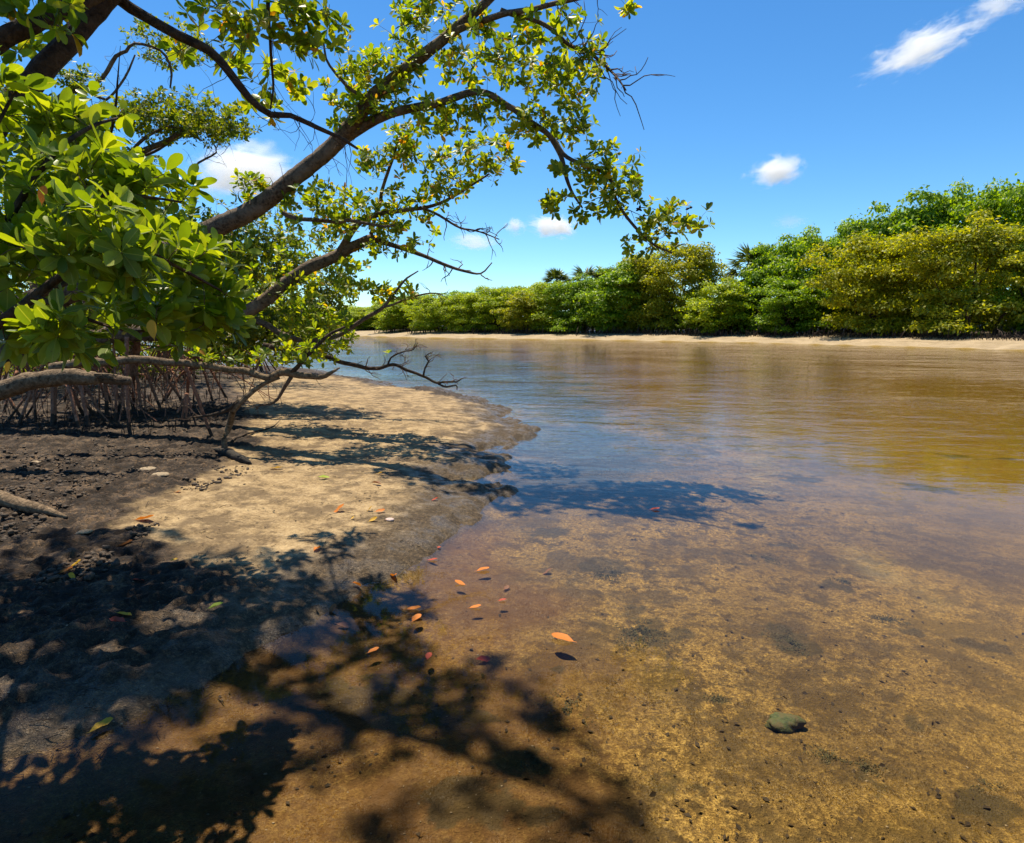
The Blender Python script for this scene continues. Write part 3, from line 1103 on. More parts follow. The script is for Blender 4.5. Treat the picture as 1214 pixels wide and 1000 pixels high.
blobs = [
    (530, 18, 58, 22, 7.60, 0.45, 26), (480, 20, 14, 12, 7.70, 0.2, 5), (455, 72, 52, 34, 7.80, 0.5, 34), (590, 72, 76, 26, 7.70, 0.6, 50), (668, 96, 50, 30, 7.60, 0.5, 34), (640, 148, 66, 24, 7.70, 0.5, 38),
    (566, 190, 60, 25, 8.50, 0.5, 44), (708, 206, 62, 34, 7.60, 0.4, 38), (735, 238, 46, 18, 7.60, 0.3, 18), (796, 266, 44, 28, 7.60, 0.35, 26), (765, 290, 26, 14, 7.60, 0.2, 7),
    (652, 240, 12, 14, 7.70, 0.15, 7), (686, 256, 10, 8, 7.70, 0.1, 3), (522, 222, 36, 28, 8.60, 0.4, 24), (462, 262, 62, 42, 8.80, 0.5, 60), (478, 178, 38, 32, 8.60, 0.4, 30), (665, 26, 50, 18, 7.40, 0.3, 14),
    (700, 70, 20, 20, 7.40, 0.2, 5), (460, 345, 34, 14, 9.00, 0.25, 16), (418, 328, 20, 24, 9.00, 0.3, 10), (298, 226, 28, 16, 8.30, 0.25, 16), (378, 244, 42, 30, 8.30, 0.4, 34), (400, 270, 20, 14, 8.80, 0.3, 8),
    (520, 140, 40, 22, 7.80, 0.4, 18), (415, 118, 34, 40, 7.90, 0.4, 26), (470, 120, 40, 30, 7.80, 0.4, 20), (565, 128, 30, 14, 7.70, 0.3, 10), (440, 196, 22, 20, 8.50, 0.3, 8), (745, 12, 12, 8, 7.20, 0.1, 2),
    (395, 395, 26, 30, 9.00, 0.35, 22), (360, 400, 30, 34, 9.00, 0.4, 26), (340, 340, 46, 46, 9.20, 0.6, 40),
]
tg = blob_points(blobs, 1.75, 5)
paths, dirs, ends = grow(nodes, tg, 6)
add_twigs(tree_a, paths + tw, M['twig'])
add_foliage(tree_a, ends, dirs, 0.092, (6, 10), 8, M['leaf_tree'], M['leaf_tree_one'], 300)
# dark withered seed clusters near the tip of the long limb
for k, (px, py, Y) in enumerate([(758, 248, 7.55), (762, 258, 7.57), (780, 276, 7.56), (817, 247, 7.57)]):
    tb = Tubes()
    g = np.random.default_rng(k)
    c = np.array(P(px, py, Y))
    for q in range(7 if k < 3 else 3):
        d = g.normal(0, 1, 3)
        d /= np.linalg.norm(d)
        tb.add([c, c + d * 0.025, c + d * 0.045], [0.008, 0.014, 0.003], 5)
    put('withered_seed_cluster', tb.mesh('withered_seed_cluster'), M['dead_dark'], tree_a)

# ------------------------------------------------------------------ the tall mangrove whose dark trunks cross the top left corner
tree_b = empty('tall_mangrove', (-4.6, 3.3, gz(-4.6, 3.3) - 0.1), 'tall mangrove with dark brown trunks slanting through the top left corner', 'tree')
nodes_b = []
seqb = [
    ('trunk', [(-330, 640, 3.6, 50), (-180, 400, 3.7, 44), (-60, 220, 3.8, 40), (28, 104, 3.9, 29), (80, 48, 4.0, 27), (122, 4, 4.1, 25), (160, -50, 4.2, 27), (190, -130, 4.3, 22)]),
    ('limb', [(-60, 95, 3.7, 26), (0, 52, 3.7, 24), (40, 30, 3.8, 22), (90, 6, 3.9, 20), (140, -22, 4.0, 22), (230, -60, 4.1, 16)]),
    ('limb', [(118, -30, 4.15, 18), (142, -2, 4.2, 15), (170, 18, 4.25, 13.5), (210, 42, 4.3, 12.5), (248, 62, 4.4, 12), (272, 88, 4.45, 11), (296, 118, 4.5, 10), (322, 138, 4.55, 8.5), (345, 138, 4.6, 7), (378, 152, 4.7, 6), (404, 164, 4.8, 5), (425, 178, 4.9, 3)]),
    ('limb', [(-40, 20, 3.7, 22), (20, -4, 3.7, 20), (70, -30, 3.8, 16), (160, -90, 3.9, 10)]),
    ('limb', [(317, -60, 4.7, 6), (316, 0, 4.8, 5), (318, 50, 4.9, 4), (324, 100, 5.1, 3), (322, 132, 5.3, 2)]),
]
for i, (nm, sq) in enumerate(seqb):
    pts, rad = pxs(sq)
    p, o = limb(tree_b, nm, pts, rad, M['bark_dark'], 0.012 if i < 5 else 0.05, 60 + i, 10 if i < 3 else 7)
    nodes_b.append(p[2:])
    if i == 2:
        twb = bare_twigs(p, 20, 191, (0.15, 0.45), 0.003, (0.3, 1.0))
    if i == 4:
        twb += bare_twigs(p, 10, 192, (0.15, 0.4), 0.002, (0.3, 1.0))
top_b = P(190, -130, 4.3)
for k, (w_, r_) in enumerate([
    ([top_b, (-2.6, 4.7, 5.6), (-2.2, 5.0, 6.5), (-1.6, 4.8, 6.9), (-0.8, 4.5, 7.0)], [0.07, 0.06, 0.045, 0.03, 0.01]),
    ([(-2.5, 4.75, 5.9), (-3.0, 5.2, 6.7), (-3.7, 5.6, 7.1), (-4.4, 6.0, 7.3)], [0.05, 0.045, 0.03, 0.01]),
    ([top_b, (-3.0, 4.3, 5.4), (-3.8, 4.6, 6.6), (-4.8, 4.9, 7.1)], [0.06, 0.05, 0.04, 0.012]),
    ([(-2.2, 5.0, 6.5), (-1.9, 5.5, 6.8), (-1.8, 6.0, 7.0)], [0.03, 0.02, 0.008]),
]):
    p, o = limb(tree_b, 'limb', [Vector(q) for q in w_], r_, M['bark_dark'], 0.04, 160 + k, 8)
    nodes_b.append(p[2:])
nodes_b = np.concatenate(nodes_b)
blobs_b = [
    (330, 22, 50, 26, 4.8, 0.3, 16), (270, 40, 40, 30, 4.8, 0.3, 10), (372, 50, 26, 30, 5.0, 0.3, 10), (300, 75, 30, 24, 5.2, 0.3, 9), (250, 8, 24, 12, 4.7, 0.2, 4), (395, 20, 14, 20, 5.0, 0.2, 4),
    (40, 15, 60, 14, 3.6, 0.2, 7), (80, 40, 30, 14, 4.4, 0.2, 4), (20, 60, 30, 20, 4.6, 0.3, 5), (345, 108, 20, 20, 5.6, 0.2, 5), (310, 128, 18, 12, 5.5, 0.2, 4), (215, 60, 10, 8, 4.8, 0.1, 2),
    # the crown above the frame that shades the near bank and water
    ('w', -3.6, 5.5, 7.2, 1.0, 0.7, 0.5, 80), ('w', -2.4, 5.55, 7.0, 0.7, 0.45, 0.4, 56), ('w', -1.55, 5.15, 6.9, 0.5, 0.4, 0.35, 40), ('w', -4.1, 6.4, 7.4, 0.9, 0.7, 0.5, 50),
    ('w', -4.8, 5.0, 7.2, 0.9, 0.8, 0.5, 60), ('w', -2.0, 6.0, 7.0, 0.4, 0.3, 0.3, 14), ('w', -3.0, 6.2, 7.0, 0.5, 0.35, 0.3, 18), ('w', -1.2, 4.75, 7.0, 0.35, 0.3, 0.25, 18),
    ('w', -1.5, 4.35, 7.0, 0.3, 0.25, 0.2, 12), ('w', -3.0, 5.0, 7.1, 0.45, 0.3, 0.3, 22), ('w', -2.0, 4.9, 7.2, 0.35, 0.25, 0.25, 16), ('w', -2.7, 5.2, 7.3, 0.9, 0.5, 0.3, 30), ('w', -1.0, 4.4, 7.1, 0.4, 0.25, 0.2, 9), ('w', -3.7, 4.6, 7.0, 0.5, 0.4, 0.3, 22),
]
tgb = blob_points(blobs_b, 1.35, 15)
paths, dirs, ends = grow(nodes_b, tgb, 16)
add_twigs(tree_b, paths + twb, M['twig'])
add_foliage(tree_b, ends, dirs, 0.092, (6, 10), 18, M['leaf_tree'], M['leaf_tree_one'], 220)

# ------------------------------------------------------------------ the near shrub with large glossy leaves
shrub = empty('near_mangrove_shrub', (-2.9, 2.3, gz(-2.9, 2.3) - 0.05), 'close leafy mangrove shrub with large glossy paddle leaves on the left edge', 'shrub')
nodes_s = []
seqs = [
    ('stem', [(-340, 640, 2.3, 26), (-160, 520, 2.35, 22), (-40, 410, 2.4, 17), (40, 350, 2.4, 13), (100, 310, 2.35, 10), (150, 290, 2.4, 7), (215, 320, 2.6, 5), (262, 345, 2.8, 3)]),
    ('stem', [(-40, 410, 2.4, 13), (-10, 300, 2.6, 11), (30, 230, 2.7, 9), (70, 180, 2.8, 7), (110, 150, 2.9, 5), (140, 140, 3.0, 3)]),
    ('stem', [(-10, 300, 2.6, 9), (60, 270, 2.7, 7), (120, 235, 2.7, 6), (180, 235, 2.8, 4), (215, 240, 2.9, 3)]),
    ('stem', [(40, 350, 2.4, 8), (80, 370, 2.35, 6), (120, 385, 2.4, 5), (160, 392, 2.6, 4), (200, 385, 2.8, 2.5)]),
    ('stem', [(-40, 410, 2.4, 12), (10, 370, 3.2, 10), (80, 330, 4.0, 8), (150, 300, 4.2, 6), (220, 310, 4.2, 3)]),
    ('stem', [(80, 330, 4.0, 7), (70, 260, 4.2, 6), (90, 200, 4.3, 4), (120, 170, 4.3, 3)]),
    ('stem', [(-10, 300, 2.6, 7), (-20, 200, 2.7, 6), (5, 130, 2.8, 4), (20, 105, 2.8, 3)]),
]
for i, (nm, sq) in enumerate(seqs):
    pts, rad = pxs(sq)
    p, o = limb(shrub, nm, pts, rad, M['bark_dark'], 0.008, 80 + i, 7, 0.04)
    nodes_s.append(p[4:])
nodes_s = np.concatenate(nodes_s)
blobs_s = [
    (50, 150, 60, 40, 2.95, 0.25, 10), (115, 150, 36, 26, 3.1, 0.2, 5), (50, 215, 60, 40, 2.75, 0.25, 10), (125, 215, 40, 30, 2.8, 0.2, 8), (185, 225, 36, 28, 2.9, 0.2, 8), (110, 265, 50, 30, 2.35, 0.2, 8),
    (125, 310, 46, 34, 2.3, 0.2, 9), (60, 310, 56, 44, 2.6, 0.3, 9), (210, 300, 40, 36, 2.7, 0.2, 7), (245, 345, 34, 36, 2.8, 0.2, 8), (90, 395, 46, 22, 2.35, 0.2, 6), (170, 375, 50, 30, 2.7, 0.2, 7),
    (20, 395, 34, 30, 2.5, 0.2, 4), (5, 110, 20, 24, 2.8, 0.2, 4), (270, 385, 24, 24, 3.0, 0.2, 5), (20, 265, 30, 40, 2.6, 0.2, 5), (215, 395, 26, 20, 2.9, 0.2, 4), (-60, 300, 60, 100, 2.5, 0.3, 14), (-50, 140, 50, 60, 2.8, 0.3, 8),
    (40, 170, 70, 50, 4.2, 0.4, 14), (130, 210, 70, 40, 4.4, 0.4, 14), (60, 260, 80, 50, 4.2, 0.4, 16), (180, 290, 70, 50, 4.2, 0.4, 16), (70, 350, 90, 40, 4.0, 0.4, 16), (200, 360, 60, 36, 4.2, 0.4, 12), (250, 310, 40, 40, 4.2, 0.3, 8),
]
tgs = blob_points(blobs_s, 2.3, 25)
paths, dirs, ends = grow(nodes_s, tgs, 26, 0.05, 0.0016)
add_twigs(shrub, paths, M['twig'], 5)
add_foliage(shrub, ends, dirs, 0.088, (6, 9), 28, M['leaf_near'], M['leaf_near_one'], 300, LEAF_HI, (30, 80), 0.5, 2)
me_y = single_blade('leaf', LEAF_HI)
me_y.materials.append(M['fall_orange'])
me_y2 = single_blade('leaf', LEAF_HI)
me_y2.materials.append(M['fall_yellow'])
for (px, py, Y, me, a, s, lab) in [(50, 242, 2.25, me_y, (0.1, 0.1, 1), 0.062, 'orange dying leaf'), (183, 402, 2.35, me_y2, (-0.2, 0.1, 1), 0.07, 'yellow dying leaf'), (80, 268, 2.5, me_y, (0.8, -0.2, 0.5), 0.06, 'curled orange leaf'), (8, 442, 2.8, me_y2, (0.3, -0.1, 0.8), 0.05, 'yellow leaf')]:
    o = bpy.data.objects.new('leaf', me)
    o.matrix_world = Matrix.Translation(-Vector(shrub.location)) @ leaf_matrix(P(px, py, Y), a, (0.1, -0.9, 0.35), s)
    o.parent = shrub
    o['label'] = lab
    col.objects.link(o)

# ------------------------------------------------------------------ mangroves on stilt roots further back on the left bank
def stilt_root(root, p0, p1, r, seed, bow=0.12, mat=None):
    """an arching prop root from p0 down into the mud at p1"""
    p0, p1 = Vector(p0), Vector(p1)
    L = (p1 - p0).length
    mid = p0.lerp(p1, 0.5) + Vector((0, 0, bow * L))
    end = p1 + (p1 - mid).normalized() * 0.12
    p, o = limb(root, 'prop_root', [p0, p0.lerp(mid, 0.55) + Vector((0, 0, 0.02)), mid, p1, end], [r * 1.1, r, r * 0.95, r * 1.05, r * 1.2], mat or M['root'], 0.006, seed, 7, 0.05, 0.10)
    me = o.data
    me.materials.append(M['root_mud'])
    g = np.random.default_rng(seed)
    zc = np.empty(len(me.polygons) * 3)
    me.polygons.foreach_get('center', zc)
    zc = zc.reshape(-1, 3)[:, 2]
    line = p1.z + 0.10 + 0.10 * g.random() + g.normal(0, 0.012, len(zc))
    me.polygons.foreach_set('material_index', (zc < line).astype(np.int32))
    return p


def bank_mangrove(px, Y, label, crown, height, lean, seed, roots, leaf=0.10, dens=2.0, trunk_r=0.055, stilts=(), tips=()):
    g = np.random.default_rng(seed)
    x = (px - 607) / FPX * Y
    b = Vector((x, Y, gz(x, Y)))
    root = empty('stilt_root_mangrove', b, label, 'tree', 'mangroves standing on stilt roots along the left bank')
    top = b + Vector((lean[0], lean[1], height))
    fork = b + Vector((0, 0, 0.75))
    allp = []
    p, o = limb(root, 'trunk', [fork - Vector((0, 0, 0.2)), fork, fork.lerp(top, 0.35) + Vector((g.normal(0, .1), g.normal(0, .1), 0)), fork.lerp(top, 0.7) + Vector((g.normal(0, .12), 0, 0)), top], [trunk_r * 1.1, trunk_r * 1.2, trunk_r, trunk_r * .8, trunk_r * .4], M['root'], 0.02, seed, 8)
    allp.append(p)
    for k in range(4):
        a = g.uniform(0, 6.28)
        s = p[int(len(p) * g.uniform(0.3, 0.8))]
        e = s + np.array([math.cos(a) * height * 0.5, math.sin(a) * height * 0.4, height * g.uniform(0.1, 0.4)])
        q, o = limb(root, 'branch', [s, (s + e) / 2 + g.normal(0, 0.08, 3), e], [trunk_r * .6, trunk_r * .32, trunk_r * .05], M['bark_dark'], 0.02, seed + k, 6, 0.1)
        allp.append(q)
    for k in range(roots):
        a = k / roots * 6.28 + g.uniform(-0.3, 0.3)
        rr = g.uniform(0.25, 0.75)
        e = Vector((b.x + math.cos(a) * rr, b.y + math.sin(a) * rr, 0))
        e.z = gz(e.x, e.y)
        s = fork + Vector((0, 0, g.uniform(-0.15, 0.35)))
        stilt_root(root, s, e, g.uniform(0.014, 0.026), seed * 7 + k, 0.14)
    for k, (a, bb, Y2, w, gx_, gy_) in enumerate(stilts):
        e = G(gx_, gy_)
        stilt_root(root, P(a, bb, e.y + Y2), e, w, seed * 11 + k, 0.05)
    tb = Tubes()
    for k in range(30):
        a = g.uniform(0, 6.28)
        r1_, r2_ = g.uniform(0.0, 0.7), g.uniform(0.5, 1.6)
        s_ = b + Vector((math.cos(a) * r1_, math.sin(a) * r1_ * 0.6, g.uniform(0.35, 1.2)))
        a += g.normal(0, 0.7)
        e_ = b + Vector((math.cos(a) * r2_, math.sin(a) * r2_ * 0.6, 0))
        e_.z = b.z - 0.05 if g.random() < 0.6 else b.z + g.uniform(0.15, 0.9)
        m_ = s_.lerp(e_, g.uniform(0.35, 0.65)) + Vector((g.normal(0, .16), g.normal(0, .12), g.uniform(0.0, 0.45)))
        p_, r_ = spline([s_, m_, e_], [0.009, 0.008, 0.006], 0.1, 0.02, seed * 3 + k)
        tb.add(p_, r_ * g.uniform(0.5, 1.3), 5)
    put('root_tangle', tb.mesh('root_tangle'), M['root'], root, 'stuff')
    nd = np.concatenate(allp)
    tg = blob_points(crown, dens, seed + 3)
    pa, di, en = grow(nd, tg, seed + 4, 0.14, 0.002)
    add_twigs(root, pa, M['twig'], 4)
    add_foliage(root, en, di, leaf, (6, 10), seed + 5, M['leaf_back'], None, 0, LEAF_LO)
    return root


bank_mangrove(70, 9.2, 'mangrove on thick muddy stilt roots behind the fallen grey log', [(60, 330, 120, 70, 9.6, 1.0, 130), (20, 220, 90, 70, 9.6, 1.0, 90), (130, 390, 80, 30, 9.8, 0.8, 50), (-80, 300, 80, 120, 9, 1, 80)], 2.6, (-0.3, 0.4), 301, 7,
              stilts=[(66, 440, 0.1, 0.030, 64, 505), (80, 455, 0.15, 0.022, 94, 508), (92, 450, 0.15, 0.024, 106, 507), (125, 450, 0.2, 0.030, 127, 490), (40, 450, 0.1, 0.02, 42, 500), (8, 470, 0.05, 0.022, 26, 497), (84, 462, 0.1, 0.016, 88, 504), (20, 440, 0.3, 0.02, 4, 492)])
bank_mangrove(160, 10.2, 'mangrove on thin red stilt roots left of the long diagonal root', [(170, 350, 90, 60, 10.4, 0.9, 120), (215, 300, 70, 60, 10.6, 0.9, 90), (160, 290, 60, 50, 10.4, 0.8, 50)], 2.7, (0.3, 0.3), 302, 6,
              stilts=[(150, 400, 0.0, 0.022, 153, 512), (136, 395, 0.1, 0.018, 138, 500), (146, 440, 0.2, 0.014, 158, 488), (165, 430, 0.1, 0.016, 190, 484), (172, 440, 0.3, 0.012, 172, 486), (162, 435, 0.3, 0.014, 163, 484), (146, 445, 0.1, 0.014, 148, 492), (118, 430, 0.3, 0.014, 118, 486), (194, 432, 0.5, 0.018, 216, 458)])
bank_mangrove(232, 11.5, 'mangrove with one long diagonal red root beside the standing forked branch', [(290, 330, 80, 56, 11.2, 1.0, 170), (330, 290, 80, 50, 11.2, 1.0, 150), (250, 290, 60, 40, 11.6, 0.9, 80), (350, 390, 70, 40, 10.6, 0.8, 140), (285, 395, 60, 36, 10.6, 0.8, 100), (395, 340, 36, 36, 10.8, 0.6, 60)], 2.8, (0.9, -0.2), 303, 6,
              stilts=[(206, 405, -0.2, 0.020, 251, 519), (221, 466, 0.0, 0.024, 220, 506), (221, 470, 0.05, 0.014, 232, 505), (221, 470, 0.05, 0.014, 206, 497), (221, 470, 0.0, 0.014, 214, 507), (205, 440, 0.3, 0.013, 214, 478)])
bank_mangrove(20, 13.5, 'dense mangrove in the dark thicket at the far left', [(20, 300, 130, 90, 13.5, 1.2, 170), (60, 200, 110, 70, 13.5, 1.2, 120), (-60, 400, 120, 40, 13, 1, 90), (60, 395, 80, 30, 13.5, 1, 90), (40, 432, 100, 18, 14.5, 0.8, 120), (130, 436, 60, 14, 14.5, 0.6, 60)], 3.6, (-0.2, 0.3), 304, 18, trunk_r=0.07)
bank_mangrove(200, 15.5, 'rounded mangrove in the thicket behind the diagonal red root', [(230, 310, 110, 70, 15.5, 1.4, 200), (150, 380, 120, 40, 15, 1.2, 120), (330, 350, 80, 60, 15.5, 1.2, 140), (120, 300, 60, 80, 15, 1, 80), (190, 430, 90, 14, 16.5, 0.8, 150), (280, 420, 50, 16, 17, 0.8, 60)], 3.4, (0.3, 0.3), 305, 18, trunk_r=0.07)
bank_mangrove(110, 11.6, 'flat-topped mangrove whose umbrella of small leaves stands against the blue', [(215, 142, 84, 26, 11.4, 0.9, 230), (255, 150, 40, 18, 11.2, 0.6, 60), (160, 140, 28, 14, 11.4, 0.5, 30), (200, 52, 46, 24, 12.2, 0.7, 90), (90, 92, 32, 12, 11.4, 0.5, 40), (130, 200, 70, 24, 11.6, 0.8, 60)], 4.6, (0.3, 0.2), 306, 7, 0.088, 1.6, 0.075)
bank_mangrove(300, 19.5, 'low bright mangrove at the water end of the left bank', [(310, 380, 60, 34, 19.5, 1.2, 120), (260, 400, 70, 26, 19, 1.2, 100), (360, 392, 34, 24, 19.5, 0.8, 60)], 1.9, (0.1, 0.2), 307, 14, 0.10)
bank_mangrove(90, 20.0, 'mangrove at the back of the left thicket near the river', [(90, 370, 150, 60, 20, 1.6, 260), (200, 400, 90, 30, 20, 1.4, 120), (60, 420, 150, 16, 20, 1.0, 150), (240, 420, 80, 14, 21, 1.0, 80)], 2.6, (0.1, 0.2), 308, 16, 0.11)

# bare crooked limbs of the umbrella mangrove, seen against the sky
flat_tree = [o for o in bpy.data.objects if o.get('label', '').startswith('flat-topped')][0]
for k, sq in enumerate([
    [(40, 150, 11.5, 8), (75, 112, 11.5, 7), (105, 104, 11.5, 6), (122, 92, 11.5, 5.5), (138, 68, 11.5, 5), (150, 62, 11.5, 4.5), (160, 52, 11.5, 3.5), (190, 60, 11.7, 3), (203, 82, 11.9, 3.5), (202, 105, 11.9, 2)],
    [(75, 112, 11.5, 4), (105, 108, 11.5, 4), (125, 118, 11.5, 3.5), (148, 92, 11.5, 3), (160, 65, 11.5, 2)],
    [(140, 210, 11.4, 9), (165, 182, 11.4, 8), (195, 168, 11.4, 6.5), (225, 150, 11.4, 5), (250, 142, 11.4, 3)],
    [(150, 185, 11.4, 5), (175, 160, 11.4, 4), (205, 150, 11.4, 3), (240, 168, 11.4, 2)],
    [(220, 215, 11.5, 3), (235, 192, 11.5, 3), (256, 180, 11.5, 2.4), (252, 168, 11.5, 1.8)],
]):
    pts, rad = pxs(sq)
    p, o = limb(flat_tree, 'branch', pts, rad, M['bark'], 0.015, 400 + k, 6, 0.1)
    add_twigs(flat_tree, bare_twigs(p, 9, 410 + k, (0.2, 0.6), 0.004, (0.3, 1.0)), M['twig'])

# ------------------------------------------------------------------ fallen wood
def log_thing(name, label, pts, rads, mat, cat, seed, extra=(), sides=12, wander=0.02, broken=True):
    b = Vector(pts[0])
    root = empty(name, b, label, cat)
    p, r = spline(pts, rads, 0.05, wander, seed)
    tb = Tubes()
    tb.add(p, r, sides, 0.12, seed)
    put('stem', tb.mesh('stem'), mat, root)
    for k, (q, qr, qm) in enumerate(extra):
        p2, r2 = spline(q, qr, 0.05, wander * 0.7, seed + k + 1)
        tb = Tubes()
        tb.add(p2, r2, 8, 0.08, seed + k)
        put('branch', tb.mesh('branch'), qm or mat, root)
    return root, p


pts, rad = pxs([(-160, 500, 6.2, 30), (-60, 478, 6.2, 28), (0, 464, 6.2, 26), (40, 452, 6.2, 24), (80, 446, 6.2, 23), (100, 447, 6.2, 21), (114, 448, 6.2, 18), (118, 448, 6.2, 15)])
a1, r1 = pxs([(96, 446, 6.25, 12), (125, 449, 6.25, 15), (146, 451, 6.25, 13), (153, 451, 6.25, 11)])
logr, _p = log_thing('fallen_log', 'thick broken grey log lying level across the stilt roots at the left edge', pts, rad, M['dead'], 'log', 501, [(a1, r1, M['bark'])])
g = np.random.default_rng(3)
for k in range(7):   # splinters at the broken end
    s = P(112 + 3 * k, 444 + (k % 3) * 2, 6.17)
    tb = Tubes()
    tb.add([s, s + Vector((0.06, 0, 0.004 - 0.003 * k)), s + Vector((0.13 + 0.02 * g.normal(), 0, -0.01 * (k % 3)))], [0.010, 0.007, 0.001], 4)
    put('splinter', tb.mesh('splinter'), M['dead'], logr)

bY = 7.2
pts, rad = pxs([(60, 436, 7.0, 12), (123, 433, 7.0, 11.5), (165, 428, 7.05, 11), (210, 431, 7.1, 9.5), (250, 433, 7.15, 9), (285, 440, 7.2, 9), (314, 447, 7.2, 9), (335, 441, 7.2, 10), (355, 446, 7.2, 9), (380, 449, 7.2, 7), (392, 444, 7.2, 5), (403, 437, 7.2, 2)])
foot = G(266, 533)
b1 = [P(330, 446, 7.2), P(312, 454, 7.2), P(295, 468, 7.15), P(281, 486, 7.1), P(273, 505, foot.y + 0.02), P(267, 520, foot.y), foot - Vector((0, 0, 0.08))]
b1r = [0.020, 0.024, 0.029, 0.031, 0.037, 0.031, 0.038]
b2, r2 = pxs([(345, 446, 7.2, 6), (338, 458, 7.2, 5), (330, 472, 7.2, 4), (320, 479, 7.2, 3), (308, 481, 7.2, 2.4), (303, 487, 7.2, 1.4)])
b3, r3 = pxs([(282, 478, 7.1, 6), (268, 486, 7.1, 5), (250, 492, 7.1, 4), (225, 495, 7.1, 2)])
b4, r4 = pxs([(346, 440, 7.2, 7), (362, 425, 7.2, 6), (385, 400, 7.25, 5), (408, 388, 7.3, 3)])
b5, r5 = pxs([(300, 440, 7.2, 4), (312, 420, 7.2, 3), (320, 408, 7.2, 2)])
low, lp = log_thing('drooping_branch', 'long drooping branch running level to a forked prop that stands on the sand edge', pts, rad, M['dead'], 'branch', 511,
                    [(b1, b1r, M['dead']), (b2, r2, M['twig']), (b3, r3, M['bark_dark']), (b4, r4, M['bark_dark']), (b5, r5, M['twig'])], 10)
add_twigs(low, bare_twigs(spline(b2, r2, 0.03)[0], 16, 513, (0.1, 0.28), 0.003, (0.2, 1)) + bare_twigs(lp, 14, 514, (0.15, 0.4), 0.003, (0.3, 0.95)) + bare_twigs(spline(b3, r3, 0.03)[0], 12, 515, (0.1, 0.3), 0.003, (0.1, 1)), M['twig'])
tgd = blob_points([(345, 420, 40, 16, 7.2, 0.2, 12), (300, 425, 30, 12, 7.2, 0.2, 8), (385, 405, 20, 18, 7.25, 0.2, 8), (235, 425, 30, 10, 7.15, 0.15, 6)], 1.0, 517)
pa, di, en = grow(np.concatenate([lp, spline(b4, r4, 0.05)[0], spline(b5, r5, 0.05)[0]]), tgd, 518, 0.06, 0.0016)
add_twigs(low, pa, M['twig'])
add_foliage(low, en, di, 0.088, (5, 8), 519, M['leaf_tree'], M['leaf_tree_one'], 120)

e0, e1, e2 = G(255, 536), G(272, 543), G(292, 549)
log_thing('charred_stub', 'short black wet stub of wood at the foot of the forked prop', [e0 + Vector((0, 0, 0.05)), e1 + Vector((0, 0, 0.045)), e2 + Vector((0, 0, 0.02)), G(298, 551)], [0.012, 0.05, 0.04, 0.008], M['dead_dark'], 'wood', 521)
d0, d1, d2, d3 = G(-60, 585), G(0, 597), G(45, 607), G(80, 617)
log_thing('driftwood_pole', 'pale pointed driftwood pole lying on dark mud at the left edge', [d0 + Vector((0, 0, .05)), d1 + Vector((0, 0, .06)), d2 + Vector((0, 0, .05)), d3 + Vector((0, 0, .02))], [0.05, 0.055, 0.045, 0.012], M['dead'], 'driftwood', 522)
s0, s1, s2, s3 = G(272, 524), G(300, 515), G(322, 508), G(332, 502)
log_thing('dead_twig', 'thin dark twig lying on the sand right of the forked prop', [s0 + Vector((0, 0, .02)), s1 + Vector((0, 0, .02)), s2 + Vector((0, 0, .03)), s3 + Vector((0, 0, .06))], [0.012, 0.011, 0.009, 0.003], M['bark_dark'], 'twig', 523)

# the thin dead branch hanging over the water's edge
pts, rad = pxs([(310, 415, 9.6, 9), (350, 416, 9.7, 8), (388, 422, 9.8, 7), (405, 430, 9.9, 6.5), (430, 436, 10, 6), (450, 437, 10, 5.5), (466, 434, 10, 5), (485, 440, 10, 4.5), (505, 447, 10, 4), (518, 454, 10, 3.5), (530, 453, 10, 3), (542, 452, 10, 2), (548, 448, 10, 1.2)])
c1, q1 = pxs([(460, 435, 10, 3), (463, 425, 10, 2.5), (475, 416, 10, 2), (488, 414, 10, 1.6), (494, 406, 10, 1)])
c2, q2 = pxs([(503, 446, 10, 3), (505, 436, 10, 2.6), (509, 428, 10, 2.4), (506, 422, 10, 2), (513, 418, 10, 1.2)])
c3, q3 = pxs([(518, 454, 10, 3), (530, 457, 10, 2.5), (541, 455, 10, 2), (541, 461, 10, 1.4)])
hang, hp = log_thing('overhanging_dead_branch', 'thin bare dead branch reaching out over the blue water past the spit', pts, rad, M['bark_dark'], 'branch', 531, [(c1, q1, None), (c2, q2, None), (c3, q3, None)], 7, 0.03)
add_twigs(hang, bare_twigs(hp, 22, 532, (0.1, 0.35), 0.008, (0.4, 1)) + bare_twigs(spline(c1, q1, 0.03)[0], 10, 533, (0.1, 0.3), 0.006, (0.2, 1)) + bare_twigs(spline(c2, q2, 0.03)[0], 8, 534, (0.08, 0.3), 0.006, (0.2, 1)), M['twig'])
tgd = blob_points([(461, 420, 6, 6, 10, 0.05, 2), (400, 412, 14, 8, 9.9, 0.1, 5), (390, 425, 10, 6, 9.8, 0.1, 3)], 1.0, 535)
pa, di, en = grow(np.concatenate([hp, spline(c1, q1, 0.05)[0]]), tgd, 536, 0.05, 0.0015)
add_foliage(hang, en, di, 0.08, (4, 6), 537, M['leaf_tree'], M['leaf_tree_one'], 40)

